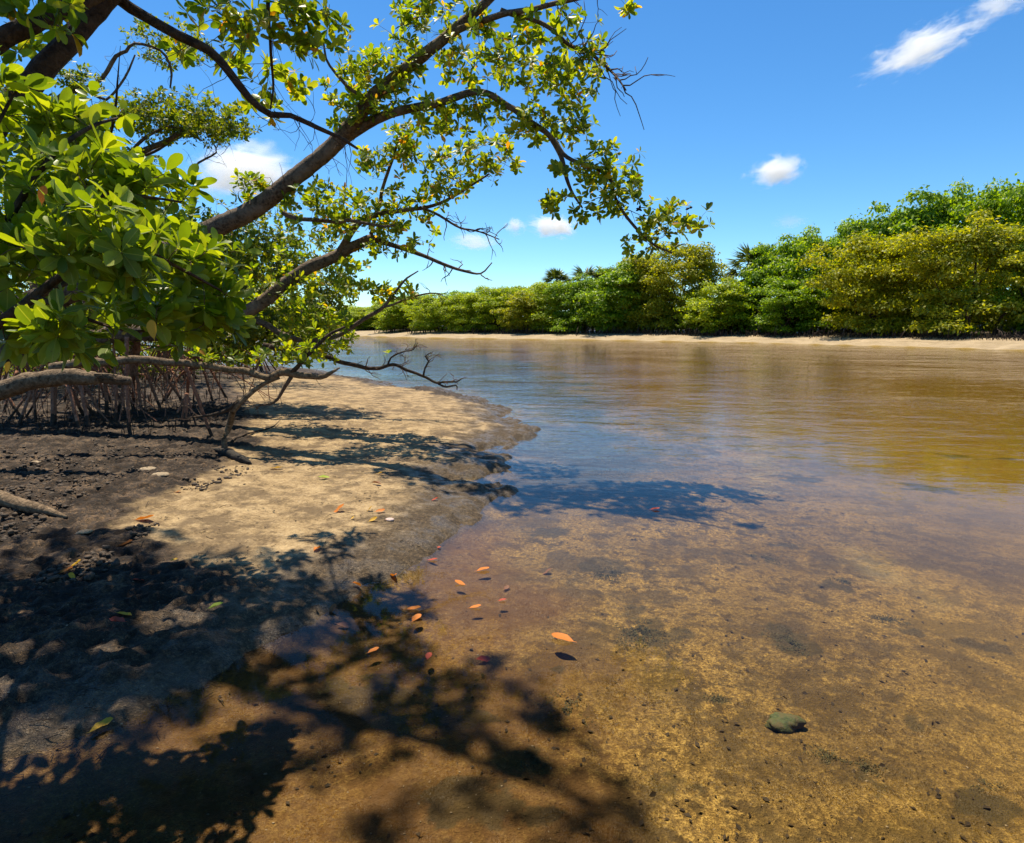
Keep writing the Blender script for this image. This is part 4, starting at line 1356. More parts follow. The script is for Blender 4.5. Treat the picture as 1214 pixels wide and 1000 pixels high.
# ------------------------------------------------------------------ trees of the far bank
def crown_mesh(name, seed, rx, ry, h, n, leaf, clumps=150, low=0.03, peak=0.62):
    """uneven crown made of many leaf clumps; origin at the foot of the tree"""
    g = np.random.default_rng(seed)
    c = []
    while len(c) < clumps:
        a = g.uniform(0, 6.283)
        v = g.uniform(low, 1.0)
        prof = math.sqrt(max(0.0, 1 - ((v - 0.36) / 0.66) ** 2)) if v > 0.36 else 0.90 + 0.10 * (v / 0.36)
        prof *= 0.84 + 0.36 * math.sin(3 * a + seed) * math.sin(2 * a + 1.7 * seed + 4 * v)
        rr = prof * g.uniform(0.15, 1.0) ** 0.5
        c.append((rx * rr * math.cos(a), ry * rr * math.sin(a), h * (v * 0.94)))
    c = np.array(c)
    s = g.uniform(0.35, 1.15, clumps) * (rx + h) * 0.5 * 0.18
    c *= (1 + np.where(g.random(clumps) < 0.22, g.uniform(0.04, 0.22, clumps), 0))[:, None]
    w = s ** 2
    idx = g.choice(clumps, n, p=w / w.sum())
    d = g.normal(0, 1, (n, 3))
    d /= np.linalg.norm(d, axis=1)[:, None]
    d[:, 2] = np.where(d[:, 2] < -0.2, -d[:, 2] * 0.6, d[:, 2])
    r = g.uniform(0.25, 1.0, n) ** 0.5
    spike = 1 + g.uniform(0, 0.8, n) * (g.random(n) < 0.07)
    pos = c[idx] + d * (r * spike * s[idx])[:, None] * np.array([1.1, 1.1, 0.8])
    pos[:, 2] = np.maximum(pos[:, 2], 0.12 + 0.3 * g.random(n))
    nor = d * 0.7 + g.normal(0, 0.55, (n, 3)) + np.array([0, 0, 0.55])
    nor /= np.linalg.norm(nor, axis=1)[:, None]
    ax = np.cross(nor, g.normal(0, 1, (n, 3)))
    ax /= np.linalg.norm(ax, axis=1)[:, None]
    sz = leaf * g.uniform(0.6, 1.3, n)
    return leaves_mesh(name, LEAF_LO, pos, ax, nor, sz), c


def stems_mesh(seed, rx, h, c):
    g = np.random.default_rng(seed)
    tb, rt = Tubes(), Tubes()
    for k in range(6):
        a = g.uniform(0, 6.28)
        q = np.array([math.cos(a), math.sin(a), 0]) * rx * g.uniform(0.05, 0.35)
        e = c[g.integers(0, len(c))]
        e2 = np.array([e[0] * 0.8, e[1] * 0.8, max(e[2], h * 0.5)])
        p, r = spline([q + np.array([0, 0, -0.3]), q * 1.1 + np.array([0, 0, h * 0.15]), (q + e2) / 2 + g.normal(0, 0.12, 3), e2], [0.10, 0.085, 0.06, 0.02], 0.4, 0.03, seed + k)
        tb.add(p, r, 6)
    for k in range(46):
        a = g.uniform(0, 6.28)
        q = np.array([math.cos(a), math.sin(a), 0]) * rx * g.uniform(0.25, 1.0)
        top = q * g.uniform(0.75, 0.95) + np.array([0, 0, g.uniform(0.5, 1.1)])
        rt.add([q + np.array([0, 0, -0.3]), (q + top) / 2 + np.array([0, 0, 0.1]), top], [0.03, 0.028, 0.02], 4)
    return tb.mesh('trunk'), rt.mesh('prop_roots')


protos = []
for k, (sd, rx, ry, h, n, lf) in enumerate([(1, 3.6, 3.0, 5.6, 26000, 0.20), (2, 4.2, 3.2, 5.6, 30000, 0.20), (3, 3.0, 2.8, 5.6, 22000, 0.19), (4, 4.6, 3.4, 5.6, 32000, 0.21), (5, 3.4, 3.2, 5.6, 22000, 0.25)]):
    cm, cc = crown_mesh('crown', 700 + sd, rx, ry, h, n, lf)
    tm, rm = stems_mesh(720 + sd, rx, h, cc)
    for me in (cm, tm, rm):
        me.materials.append(None)
    protos.append((cm, tm, rm, rx, h))


def far_tree(px, back, top_py, half_px, kind, mat, label, name='bank_tree', lift=0.0):
    """stands `back` metres behind the far waterline in the direction of photo column px"""
    d = ray(px, HZ)
    # waterline distance in this direction
    pyw = np.interp(px, [a for a, b in far_px], [b for a, b in far_px])
    w = flat(px, pyw)
    Y = w.y + back
    x = (px - 607) / FPX * Y / CP * 1.0
    z = gz(x, Y) - 0.05 + lift
    toppt = P(px, top_py, Y)
    cm, tm, rm, rx, h = protos[kind]
    sz_ = (toppt.z - z) / h
    sx_ = (half_px * 1.22 / FPX * Y) / rx
    g = np.random.default_rng(int(px * 7 + top_py))
    root = empty(name, (x, Y, z), label, 'tree', 'trees along the far bank')
    sy_ = min(max(sx_, 0.6), 1.2)
    rot = g.uniform(-0.5, 0.5) + (math.pi if g.random() < 0.5 else 0)
    for nm, me, mt, kd in (('crown', cm, mat, 'stuff'), ('trunk', tm, M['bark_dark'], None), ('prop_roots', rm, M['root_mud'], 'stuff')):
        o = bpy.data.objects.new(nm, me)
        col.objects.link(o)
        o.parent = root
        o.rotation_euler = (0, 0, rot)
        o.scale = (sx_, sy_, sz_ if nm != 'prop_roots' else 0.9)
        o.material_slots[0].link = 'OBJECT'
        o.material_slots[0].material = mt
        if kd:
            o['kind'] = kd
    return root


FG, FO, FM = M['leaf_far_green'], M['leaf_far_olive'], M['leaf_far_mid']
far_list = [
    # px, metres behind the waterline, top row, half width in px, crown kind, leaf material, label
    (1185, 16, 222, 80, 3, FG, 'tallest bright green tree at the right edge behind the olive bush'),
    (1120, 17, 232, 70, 1, FG, 'tall green tree behind the big olive bush, second from the right edge'),
    (1062, 16, 248, 60, 4, FG, 'tall green tree behind the left part of the big olive bush'),
    (1005, 14, 264, 58, 3, FG, 'green tree on the far bank sloping up left of the olive bush'),
    (950, 12, 280, 52, 1, FG, 'bright green tree on the far bank right of the fan palm'),
    (908, 10, 300, 40, 4, FG, 'round bright green tree touching the fan palm on the right'),
    (1235, 9, 270, 50, 0, FG, 'dark green tree cut by the right edge of the picture'),
    (1130, 7.5, 268, 78, 1, FO, 'wide olive yellow mangrove bush low in front of the tall right trees'),
    (1030, 7.5, 284, 74, 3, FO, 'olive yellow mangrove bush, left half of the big pair on the right'),
    (930, 7, 334, 44, 0, FG, 'low green bush at the foot of the right hand trees'),
    (868, 10, 348, 26, 2, FM, 'small green bush in the gap below the fan palm'),
    (846, 6.5, 338, 34, 4, FM, 'bright low bush left of the gap in the far trees'),
    (806, 9, 296, 48, 0, FO, 'tall olive yellow mangrove on the far bank below the tip of the hanging limb'),
    (762, 8.5, 306, 36, 2, FO, 'olive green tree joining the tall yellow one on its left'),
    (730, 7.5, 322, 40, 4, FG, 'bright green bush left of the tall olive yellow mangrove'),
    (690, 7, 332, 40, 1, FG, 'rounded green bush below the two small palms'),
    (655, 7.5, 338, 34, 2, FM, 'mid green bush left of the palm tops'),
    (622, 6.5, 352, 26, 4, FO, 'small yellowish bush in the middle of the far bank'),
    (640, 14, 340, 44, 1, FM, 'green tree behind the small yellowish bush'),
    (590, 9, 344, 34, 0, FM, 'mid green bush standing left of the small yellowish one'),
    (555, 8, 350, 32, 3, FM, 'low wide green bush on the left part of the far bank'),
    (515, 7.5, 352, 30, 1, FM, 'green bush above the narrow beach beside the bare branch tips'),
    (478, 12, 360, 26, 4, FM, 'small green bush at the back of the beach bend'),
    (440, 16, 366, 30, 0, FM, 'green bush behind the left end of the beach'),
    (400, 18, 368, 34, 3, FM, 'green bush seen through leaves left of the beach end'),
    (350, 20, 366, 36, 1, FM, 'far green bush half hidden behind the left bank leaves'),
    (290, 24, 362, 40, 0, FM, 'far green bush glimpsed above the left bank thicket'),
    (610, 17, 343, 40, 3, FG, 'green tree behind the middle of the far bank'),
    (572, 18, 347, 36, 1, FG, 'green tree in the back row left of the middle'),
    (534, 18, 350, 36, 4, FG, 'back row green tree behind the low wide bush'),
    (496, 18, 352, 34, 0, FG, 'back row green tree behind the bush beside the bare branch tips'),
    (462, 22, 358, 34, 3, FM, 'back row green tree behind the beach bend'),
    (420, 26, 364, 36, 1, FM, 'back row green tree behind the left end of the beach'),
    (375, 28, 365, 38, 0, FM, 'back row green tree half hidden by the left bank leaves'),
    (850, 16, 338, 40, 3, FM, 'green tree behind the gap beside the fan palm'),
    (745, 16, 316, 44, 1, FG, 'back row green tree behind the olive pair'),
]
for t_ in far_list:
    far_tree(*t_)

# fan palms
def fan_palm(px, back, top_py, rpx, label, seed):
    pyw = np.interp(px, [a for a, b in far_px], [b for a, b in far_px])
    Y = flat(px, pyw).y + back
    x = (px - 607) / FPX * Y / CP
    z = gz(x, Y)
    g = np.random.default_rng(seed)
    r = rpx / FPX * Y
    top = P(px, top_py, Y).z - r * 0.75
    root = empty('fan_palm', (x, Y, z), label, 'palm', 'fan palms rising above the far bank')
    b = np.array([x, Y, z])
    p, rr = spline([b - [0, 0, .3], b + [0.1, 0, (top - z) * 0.5], b + [0.0, 0, top - z]], [0.2, 0.17, 0.15], 0.5, 0.02, seed)
    tb = Tubes()
    tb.add(p, rr, 8, 0.1, seed)
    put('trunk', tb.mesh('trunk'), M['palm_trunk'], root)
    c = np.array([x, Y, top])
    for k in range(34):
        a = k * 2.4 + g.normal(0, 0.2)
        el = math.radians(g.uniform(-35, 75))
        d = np.array([math.cos(a) * math.cos(el), math.sin(a) * math.cos(el), math.sin(el)])
        ped = r * g.uniform(0.45, 0.6)
        hub = c + d * ped
        tb = Tubes()
        tb.add([c, c + d * ped * 0.5 + [0, 0, 0.04], hub], [0.03, 0.025, 0.02], 4)
        u = np.cross(d, [0, 0, 1.0])
        u /= np.linalg.norm(u) + 1e-9
        w = np.cross(u, d)
        pos, ax, nor, sz = [], [], [], []
        for q in np.linspace(-1.25, 1.25, 13):
            l = d * math.cos(q) + u * math.sin(q) - np.array([0, 0, 0.25 * abs(q)]) + g.normal(0, 0.05, 3)
            l /= np.linalg.norm(l)
            pos.append(hub)
            ax.append(l)
            nor.append(w + g.normal(0, 0.1, 3))
            sz.append(r * 0.62 * (1 - 0.18 * abs(q)))
        tvv, tff = blade([(0, 0), (0.45, 0.07), (1.0, 0)], 0.3, 0.5)
        fm = leaves_mesh('frond', (tvv, tff), pos, ax, nor, sz)
        st = put('frond', fm, M['palm'], root)
        ps = tb.mesh('stalk')
        so = put('stalk', ps, M['palm'], None)
        so.parent = st
    return root


fan_palm(880, 12, 298, 30, 'bushy fan palm in the gap between the far tree masses', 801)
fan_palm(897, 14, 296, 26, 'fan palm just right of the bushy one, half behind green leaves', 805)
fan_palm(659, 11, 322, 19, 'small fan palm top, left of the pair above the far bushes', 802)
fan_palm(693, 11, 318, 23, 'fan palm top, right of the small pair above the far bushes', 803)
fan_palm(716, 12, 321, 17, 'little fan palm top hiding behind the pair to its left', 804)

# ------------------------------------------------------------------ mud clods, snags and litter of the left bank (uncountable)
def lump(seed, n=1):
    g = np.random.default_rng(seed)
    v, f = [], []
    import bmesh
    bm = bmesh.new()
    bmesh.ops.create_icosphere(bm, subdivisions=n, radius=1.0)
    v = np.array([tuple(q.co) for q in bm.verts])
    f = [[w.index for w in q.verts] for q in bm.faces]
    bm.free()
    return v, f


LV, LF = lump(0, 1)
LF = np.array(LF)
g = np.random.default_rng(71)


def scatter_px(poly, n, seed, zguess=0.2):
    g = np.random.default_rng(seed)
    pp = np.array(poly, float)
    out = []
    lo, hi = pp.min(0), pp.max(0)
    while len(out) < n:
        q = g.uniform(lo, hi, (n, 2))
        ok = sdist(poly, q[:, 0], q[:, 1]) > 0
        for a in q[ok]:
            out.append(a)
    return np.array(out[:n])


mud_area = [(-150, 490), (60, 492), (160, 505), (250, 520), (300, 555), (240, 585), (180, 625), (140, 660), (60, 700), (-150, 720)]
pxy = scatter_px(mud_area, 9000, 72)
w0 = np.array([tuple(flat(a, b, 0.2)) for a, b in pxy])
zz = ground_z(w0[:, 0], w0[:, 1])[0]
clump = fbm(w0[:, 0] * 1.6, w0[:, 1] * 1.6, 3, 77)
keep = clump > 0.44
w0, zz = w0[keep], zz[keep]
n = len(w0)
V = []
for i in range(n):
    s = 0.005 + 0.020 * g.random() ** 3
    V.append(LV * (1 + g.uniform(-0.35, 0.35, (len(LV), 1))) * s * g.uniform(0.7, 1.4, 3) * [1, 1, 0.7] + [w0[i, 0], w0[i, 1], zz[i] + s * 0.25])
cl = mesh_arrays('mud_clods', np.concatenate(V), (np.arange(n)[:, None, None] * len(LV) + LF[None]).ravel(), np.full(n * len(LF), 3), smooth=True)
o = put('mud_clods', cl, M['mud_clod'])
tag(o, 'crumbled dark mud clods scattered over the bank', 'mud', kind='stuff')

lit_area = [(-150, 480), (160, 470), (330, 455), (600, 495), (610, 560), (560, 640), (400, 720), (200, 820), (-150, 940)]
pxy = scatter_px(lit_area, 1100, 82)
w0 = np.array([tuple(flat(a, b, 0.15)) for a, b in pxy])
zz = ground_z(w0[:, 0], w0[:, 1])[0]
tb = Tubes()
for i in range(len(w0)):
    a = g.uniform(0, 6.28)
    L = (0.01 + 0.06 * g.random() ** 3) * (0.6 if w0[i, 0] > -2 else 1.2)
    d = np.array([math.cos(a), math.sin(a), g.normal(0, 0.15)]) * L
    c = np.array([w0[i, 0], w0[i, 1], zz[i] + 0.008])
    tb.add([c - d, c + g.normal(0, 0.3, 3) * L * [1, 1, 0.2], c + d], g.uniform(0.0008, 0.0022), 4)
o = put('twig_litter', tb.mesh('twig_litter'), M['root_mud'])
tag(o, 'fine dark twig and root litter strewn over mud and sand', 'litter', kind='stuff')

pxy = scatter_px([(-100, 500), (300, 540), (610, 500), (700, 560), (1250, 600), (1300, 1050), (-150, 1050)], 5200, 101)
w0 = np.array([tuple(flat(a, b, -0.02)) for a, b in pxy])
zz = ground_z(w0[:, 0], w0[:, 1])[0]
g = np.random.default_rng(102)
W, Z = w0[:1500], zz[:1500]
n = len(W)
sz_ = 0.0016 + 0.0036 * g.random(n) ** 3
V = [LV * (1 + g.uniform(-0.4, 0.4, (len(LV), 1))) * sz_[i] * g.uniform(0.6, 1.5, 3) * [1, 1, 0.35] + [W[i, 0], W[i, 1], Z[i] + sz_[i] * 0.15] for i in range(n)]
o = put('shell_grit', mesh_arrays('shell_grit', np.concatenate(V), (np.arange(n)[:, None, None] * len(LV) + LF[None]).ravel(), np.full(n * len(LF), 3)), M['pale_stone'])
tag(o, 'tiny pale shell fragments strewn over mud and river bed', 'debris', kind='stuff')
clus = fbm(w0[:, 0] * 1.2, w0[:, 1] * 1.2, 3, 105) > 0.52
W, Z = w0[clus][1500:3000], zz[clus][1500:3000]
n = len(W)
ax_ = g.normal(0, 1, (n, 3)) * [1, 1, 0.12]
ax_ /= np.linalg.norm(ax_, axis=1)[:, None]
nr_ = g.normal(0, 0.3, (n, 3)) + [0, 0, 1]
o = put('leaf_scraps', leaves_mesh('leaf_scraps', LEAF_LO, np.stack([W[:, 0], W[:, 1], Z + 0.004], -1), ax_, nr_, 0.008 + 0.03 * g.random(n) ** 2.5), M['fall_rot'])
tag(o, 'small rotting brown leaf scraps lying on mud and river bed', 'debris', kind='stuff')

# breathing roots poking out of the mud behind
pxy = scatter_px([(-100, 470), (280, 462), (300, 500), (200, 520), (-100, 525)], 320, 92)
tb = Tubes()
for a, b in pxy:
    c = flat(a, b, 0.2)
    c.z = gz(c.x, c.y)
    h = g.uniform(0.05, 0.16)
    tb.add([c - Vector((0, 0, 0.03)), c + Vector((g.normal(0, .008), g.normal(0, .008), h * .6)), c + Vector((g.normal(0, .015), g.normal(0, .015), h))], [0.006, 0.005, 0.002], 5)
o = put('breathing_roots', tb.mesh('breathing_roots'), M['root_mud'])
tag(o, 'dark pencil-like breathing roots sticking up from mud under the mangroves', 'roots', kind='stuff')

# dark stubble of roots in the shade below the far trees
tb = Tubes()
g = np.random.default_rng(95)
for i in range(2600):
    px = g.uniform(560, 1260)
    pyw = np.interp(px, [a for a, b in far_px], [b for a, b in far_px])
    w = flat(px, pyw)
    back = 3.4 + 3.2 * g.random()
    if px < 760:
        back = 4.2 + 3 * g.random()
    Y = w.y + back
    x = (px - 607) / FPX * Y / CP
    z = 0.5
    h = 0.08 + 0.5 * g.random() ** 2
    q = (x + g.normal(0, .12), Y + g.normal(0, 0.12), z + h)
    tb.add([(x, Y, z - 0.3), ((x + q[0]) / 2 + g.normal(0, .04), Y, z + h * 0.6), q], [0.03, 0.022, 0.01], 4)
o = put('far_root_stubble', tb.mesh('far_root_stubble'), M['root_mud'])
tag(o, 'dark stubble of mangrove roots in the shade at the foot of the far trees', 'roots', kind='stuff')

# ------------------------------------------------------------------ fallen leaves, one by one
fl_meshes = {}
for k in range(5):
    g = np.random.default_rng(900 + k)
    tv, tf = blade([(-0.16, 0.012), (0.0, 0.02), (0.15, 0.13), (0.38, 0.23), (0.62, 0.25), (0.82, 0.20), (0.94, 0.10), (1.0, 0)], g.uniform(-0.35, 0.25), g.uniform(0.2, 0.7))
    tv = tv - [0.45, 0, tv[:, 2].min()]
    tv[:, 2] += 0.05 * np.sin(tv[:, 0] * 9 + k) * np.abs(tv[:, 1]) * 4
    fl_meshes[k] = (tv, tf)
fl_cache = {}


def fallen(px, py, colr, size, ang, label, afloat=False):
    p = G(px, py)
    if afloat:
        p = flat(px, py, 0.004)
        p.z = 0.004
    else:
        p.z += 0.008
    k = len(fl_cache) % 5 if False else int(px * 3 + py) % 5
    key = (k, colr)
    if key not in fl_cache:
        tv, tf = fl_meshes[k]
        me = mesh_arrays('fallen_leaf', tv, np.concatenate([np.array(q) for q in tf]), [len(q) for q in tf])
        me.materials.append(M['fall_' + colr])
        fl_cache[key] = me
    o = bpy.data.objects.new('fallen_leaf', fl_cache[key])
    o.location = p
    gg = np.random.default_rng(int(px + 13 * py))
    tl = 0.05 if afloat else 0.35
    o.rotation_euler = (gg.normal(0, tl), gg.normal(0, tl), ang)
    size *= 1.25
    o.scale = (size, size, size * (0.5 if afloat else 1))
    col.objects.link(o)
    tag(o, label, 'leaf', 'fallen leaves on the bank and in the shallows')


for row in [
    (119, 866, 'yellow', 0.072, 1.1, 'large yellow leaf lying alone on wet mud near the bottom left'),
    (146, 731, 'yellow', 0.055, 0.5, 'yellow leaf lying over a red one on the shaded mud'),
    (141, 740, 'red', 0.075, 2.8, 'red leaf partly under a yellow one on the shaded mud'),
    (76, 681, 'orange', 0.085, 0.3, 'tan orange leaf in a cluster of three on the left mud'),
    (89, 672, 'yellow', 0.065, 0.2, 'yellow leaf at the top of the cluster of three on mud'),
    (86, 686, 'yellow', 0.045, 2.6, 'small yellow leaf at the bottom of the cluster of three'),
    (131, 644, 'orange', 0.065, 2.9, 'orange leaf on dark mud beside a brown one'),
    (147, 648, 'brown', 0.08, 0.6, 'brown leaf on dark mud touching an orange one'),
    (170, 618, 'orange', 0.10, 0.1, 'long curled orange leaf on mud right of the pale driftwood'),
    (206, 666, 'yellow', 0.035, 0.8, 'tiny yellow leaf on the shaded mud'),
    (255, 722, 'green', 0.06, 0.5, 'olive green leaf at the edge of the branch shadow'),
    (334, 743, 'yellow', 0.06, 1.5, 'golden leaf lying at the edge of the shadowed shore'),
    (376, 653, 'orange', 0.06, 1.3, 'bright orange leaf upright on the sunlit sand'),
    (422, 695, 'orange', 0.055, 0.8, 'orange leaf on the wet edge of the spit'),
    (467, 685, 'orange', 0.06, 2.2, 'bright orange leaf at the waterline right of a similar one'),
    (442, 618, 'yellow', 0.055, 0.4, 'round yellow leaf beside the pink shell on the sand'),
    (438, 606, 'yellow', 0.06, 0.1, 'flat yellow leaf above the round yellow one on the sand'),
    (450, 608, 'orange', 0.06, 0.3, 'reddish orange leaf touching a flat yellow one on sand'),
    (401, 607, 'orange', 0.09, 0.35, 'long orange leaf on sand left of the yellow leaves'),
    (418, 616, 'yellow', 0.03, 1.0, 'tiny pale yellow leaf on the sand'),
    (383, 568, 'green', 0.08, 0.35, 'lime green leaf on the sand in the middle of the spit'),
    (326, 557, 'yellow', 0.10, 0.2, 'yellow leaf on the shaded sand right of the black stub'),
    (447, 575, 'brown', 0.08, 2.7, 'brownish orange leaf on the dark part of the spit'),
    (449, 563, 'yellow', 0.07, 0.2, 'small yellow leaf high on the dark part of the spit'),
    (515, 594, 'red', 0.05, 0.2, 'small reddish leaf on the grey wet sand'),
    (210, 585, 'orange', 0.045, 0.6, 'small orange leaf on the mud below the pale stones'),
    (163, 690, 'red', 0.05, 0.3, 'dull reddish leaf on mud right of the cluster of three'),
    (146, 762, 'brown', 0.045, 1.3, 'small brown leaf on the shaded mud below the red leaf'),
]:
    fallen(*row)
for row in [
    (512, 664, 'red', 0.055, 0.2, 'small red leaf floating just off the wet sand'),
    (519, 650, 'red', 0.04, 0.9, 'tiny red leaf floating at the water edge'),
    (572, 676, 'orange', 0.075, 0.5, 'bright orange leaf floating furthest right of the shore group'),
    (546, 692, 'orange', 0.065, 2.5, 'dull orange leaf floating below the bright one'),
    (563, 720, 'orange', 0.055, 0.2, 'orange leaf floating alone between two darker ones'),
    (489, 722, 'orange', 0.07, 0.1, 'orange leaf floating, upper one of a touching pair'),
    (493, 734, 'orange', 0.07, 1.2, 'orange leaf floating, lower one of a touching pair'),
    (442, 772, 'orange', 0.05, 0.7, 'small orange leaf floating in the branch shadow'),
    (508, 779, 'red', 0.05, 1.5, 'narrow red orange leaf floating upright in shadowed water'),
    (668, 758, 'orange', 0.10, 2.6, 'long curled tan orange leaf floating away from the shore'),
    (595, 712, 'red', 0.04, 0.4, 'tiny red leaf floating right of the lone orange one'),
    (562, 618, 'red', 0.05, 1.2, 'small red leaf floating beside the wet spit'),
    (776, 604, 'red', 0.07, 0.1, 'red leaf floating far out in the shallows'),
]:
    fallen(*row, afloat=True)
for row in [
    (571, 785, 'red', 0.06, 0.6, 'dark red leaf sunk on the bed right of the narrow red one'),
    (394, 725, 'brown', 0.05, 1.0, 'brown sunken leaf close to the shadowed shore'),
    (406, 744, 'brown', 0.06, 0.2, 'dull brown sunken leaf below the other at the shore'),
    (648, 681, 'brown', 0.06, 0.2, 'pinkish brown sunken leaf near the algae'),
    (600, 700, 'brown', 0.05, 1.2, 'small brown sunken leaf between the floating orange leaves'),
]:
    fallen(*row)

# ------------------------------------------------------------------ stones
LV3, LF3 = lump(0, 4)
LF3 = np.array(LF3)


def stone(name, px, py, size, mat, label, seed, ang=0.0, cat='stone', sink=0.3, rough=0.18):
    g = np.random.default_rng(seed)
    p = G(px, py)
    v = LV3.copy()
    off = g.uniform(0, 50, 3)
    for f, a in ((1.3, rough), (3.1, rough * 0.5), (8.0, rough * 0.18)):
        n = fbm(v[:, 0] * f + off[0] + v[:, 2] * f * 0.7, v[:, 1] * f + off[1] - v[:, 2] * f * 0.6, 3, seed) - 0.5
        v = v * (1 + 2 * a * n)[:, None]
    v = v * np.array(size) * 0.5
    c, s = math.cos(ang), math.sin(ang)
    v = v @ np.array([[c, s, 0], [-s, c, 0], [0, 0, 1]])
    v[:, 2] += size[2] * (0.5 - sink)
    me = mesh_arrays(name, v, LF3.ravel(), np.full(len(LF3), 3))
    me.materials.append(mat)
    o = bpy.data.objects.new(name, me)
    o.location = p
    col.objects.link(o)
    tag(o, label, cat)
    return o


stone('mossy_stone', 930, 860, (0.185, 0.11, 0.07), M['moss_stone'], 'green algae-covered stone lying on the golden river bed', 41, 0.25, sink=0.35, rough=0.3)
stone('pale_stone', 175, 558, (0.16, 0.13, 0.05), M['pale_stone'], 'flat pale stone on the mud, left one of two', 43, 0.2)
stone('pale_stone', 190, 565, (0.15, 0.12, 0.05), M['pale_stone'], 'flat pale stone on the mud, right one of two', 44, 0.5)
stone('pale_stone', 43, 549, (0.12, 0.08, 0.03), M['pale_stone'], 'small flat pale stone near the left edge above the driftwood', 45, 0.1)
stone('pale_shell', 462, 617, (0.065, 0.06, 0.025), M['pink_stone'], 'pale pink shell lying by a yellow leaf on the sand', 46, 0.1, 'shell')
stone('pale_stone', 100, 632, (0.10, 0.06, 0.03), M['pale_stone'], 'pale fragment on the mud right of the driftwood point', 47, 0.8)

# algae tufts growing on the bed
def algae(px, py, wpx, hpx, label, seed):
    g = np.random.default_rng(seed)
    p = G(px, py)
    ppm = FPX / p.y
    rx = wpx / ppm / 2
    ry = hpx / ppm / 2 * p.y / 1.9
    pos, ax, nor, sz = [], [], [], []
    n = int(1500 * min(2.6, rx * ry / 0.02))
    th = g.uniform(0, 6.28, n)
    lob = 0.65 + 0.35 * np.sin(th * 2 + seed) * np.sin(th * 3 + 2.1 * seed) + g.normal(0, 0.12, n)
    rr = g.random(n) ** 0.8 * lob * 1.25
    x, y = p.x + rx * rr * np.cos(th), p.y + ry * rr * np.sin(th)
    keepm = fbm(x * 14, y * 14, 3, seed) > 0.42
    x, y = x[keepm], y[keepm]
    z = ground_z(x, y)[0]
    n = len(x)
    a = g.normal(0, 1, (n, 3)) * [1, 1, 0.35] + [0, 0, 0.25]
    a /= np.linalg.norm(a, axis=1)[:, None]
    nn = g.normal(0, 0.5, (n, 3)) + [0, 0, 1]
    me = leaves_mesh('algae_patch', LEAF_LO, np.stack([x, y, z + 0.002], -1), a, nn, g.uniform(0.004, 0.011, n))
    me.materials.append(M['algae'])
    b = Vector((p.x, p.y, p.z))
    o = put('algae_patch', me)
    o['kind'] = 'stuff'
    tag(o, label, 'algae', 'algae patches on the river bed')


for row in [(762, 752, 90, 62, 'large brown-green algae patch on the bed right of the curled floating leaf', 1), (668, 842, 70, 60, 'round dark algae patch low in the middle of the shallows', 2), (936, 762, 60, 40, 'brown algae patch on the bed above the green stone', 3),
            (980, 896, 56, 30, 'algae patch on the bed just below the green stone', 4), (1026, 910, 50, 28, 'algae patch right of the one below the green stone', 5), (900, 662, 60, 16, 'long thin algae patch in the sunlit shallows', 6),
            (720, 682, 56, 22, 'dark algae patch near the blue shaded water', 7), (635, 905, 50, 40, 'faint algae patch near the bottom edge', 8), (1000, 690, 40, 12, 'small algae streak in the shallows', 9), (850, 830, 40, 18, 'small algae tuft left of the green stone', 10),
            (1160, 930, 60, 30, 'algae patch near the bottom right corner', 11), (1050, 735, 60, 16, 'algae streak in the right shallows', 12)]:
    algae(*row)

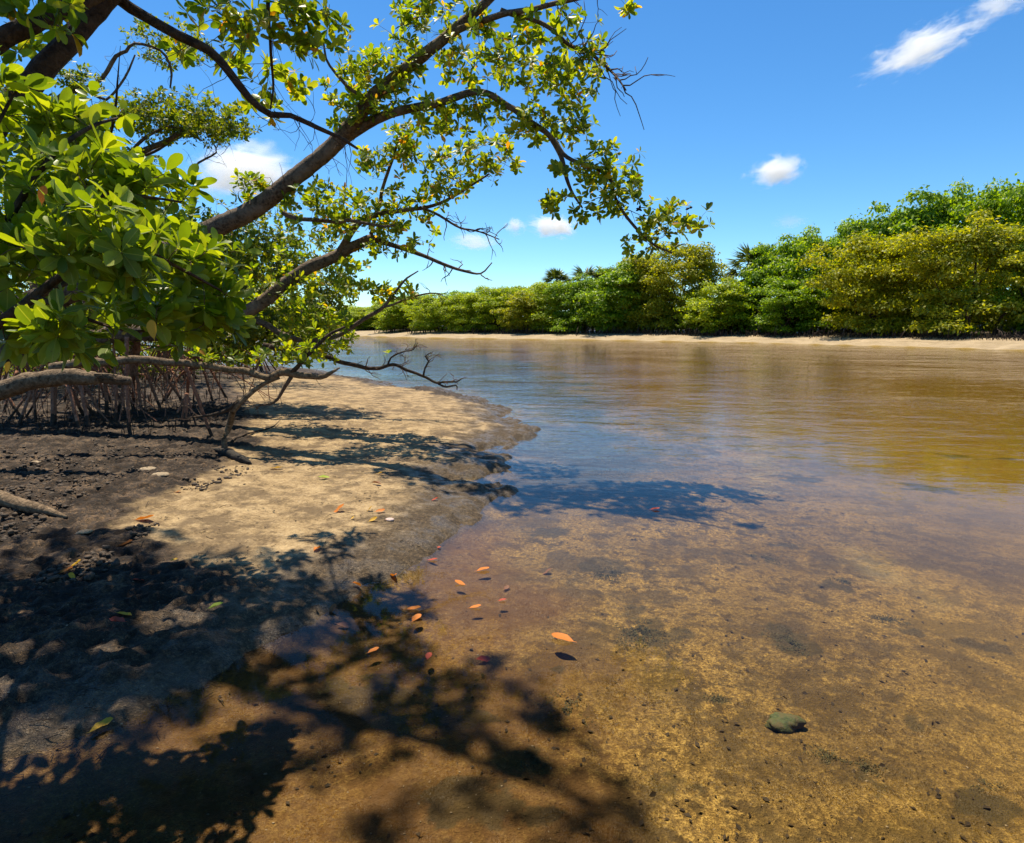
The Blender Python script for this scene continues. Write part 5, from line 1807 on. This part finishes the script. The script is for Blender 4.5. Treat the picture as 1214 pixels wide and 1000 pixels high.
# ------------------------------------------------------------------ clouds: real volumes far off
def cloud_material(name, dens, scale, thr, seed):
    m, t, out = new_mat(name)
    tc = N(t, 'ShaderNodeTexCoord')
    v = tc.outputs['Object']
    mp = N(t, 'ShaderNodeMapping')
    mp.inputs['Location'].default_value = (seed * 3.1, seed * 1.7, seed * 0.9)
    mp.inputs['Scale'].default_value = (1.0, 1.0, 1.0)
    t.links.new(v, mp.inputs['Vector'])
    n = noise(t, mp.outputs[0], scale, 8, 0.68, 0.6)
    ln = N(t, 'ShaderNodeVectorMath', operation='LENGTH')
    t.links.new(v, ln.inputs[0])
    # thick in the middle, breaking up towards the rim
    core = math_(t, 'SUBTRACT', 1.0, ln.outputs['Value'], clamp=True)
    d = math_(t, 'SUBTRACT', math_(t, 'ADD', math_(t, 'MULTIPLY', core, 0.62), math_(t, 'MULTIPLY', n, 1.25)), thr + 0.06)
    d = math_(t, 'MULTIPLY', math_(t, 'MAXIMUM', d, 0.0), dens)
    d = math_(t, 'MULTIPLY', d, math_(t, 'MULTIPLY', core, 5.0, clamp=True))
    pv = N(t, 'ShaderNodeVolumePrincipled')
    pv.inputs['Color'].default_value = (1, 1, 1, 1)
    pv.inputs['Anisotropy'].default_value = 0.1
    t.links.new(d, pv.inputs['Density'])
    t.links.new(pv.outputs[0], out.inputs['Volume'])
    return m


LV2, LF2 = lump(0, 3)
LF2 = np.array(LF2)


def cloud(px, py, wpx, hpx, label, seed, tilt=0.0, dens=0.10, scale=2.2, thr=0.78, Y=1500.0):
    c = P(px, py, Y)
    k = Y / FPX
    me = mesh_arrays('cloud', LV2 * 1.0, LF2.ravel(), np.full(len(LF2), 3))
    me.materials.append(cloud_material('cloud_vapour', dens, scale, thr, seed))
    o = bpy.data.objects.new('cloud', me)
    o.location = c
    o.scale = (wpx * k / 2, wpx * k / 2 * 0.8, hpx * k / 2)
    o.rotation_euler = (0, -tilt, 0)
    col.objects.link(o)
    tag(o, label, 'cloud', 'small fair-weather clouds')


cloud(1097, 55, 190, 66, 'stretched white cloud slanting up in the right sky', 1, R(20), 0.095, 3.4, 0.86)
cloud(1184, 6, 110, 40, 'white cloud cut by the top edge at the right', 2, R(5), 0.07, 3.2, 0.85)
cloud(920, 203, 90, 48, 'small solitary puffy cloud above the far trees', 3, R(8), 0.13, 2.0, 0.78)
cloud(656, 269, 80, 36, 'flat white cloud below the hanging limb', 4, R(-6), 0.2, 2.2, 0.78)
cloud(611, 269, 34, 30, 'tiny cloud puff left of the flat white cloud', 5, 0, 0.2, 2.0, 0.80)
cloud(292, 205, 150, 80, 'big white cloud showing behind the thick slanting limb', 6, R(8), 0.10, 2.0, 0.74)
cloud(562, 286, 90, 30, 'faint thin cloud low between the bare twigs', 7, 0, 0.07, 2.4, 0.80)
cloud(936, 263, 60, 24, 'faint wisp of cloud just above the palms', 8, 0, 0.025, 2.4, 0.80)
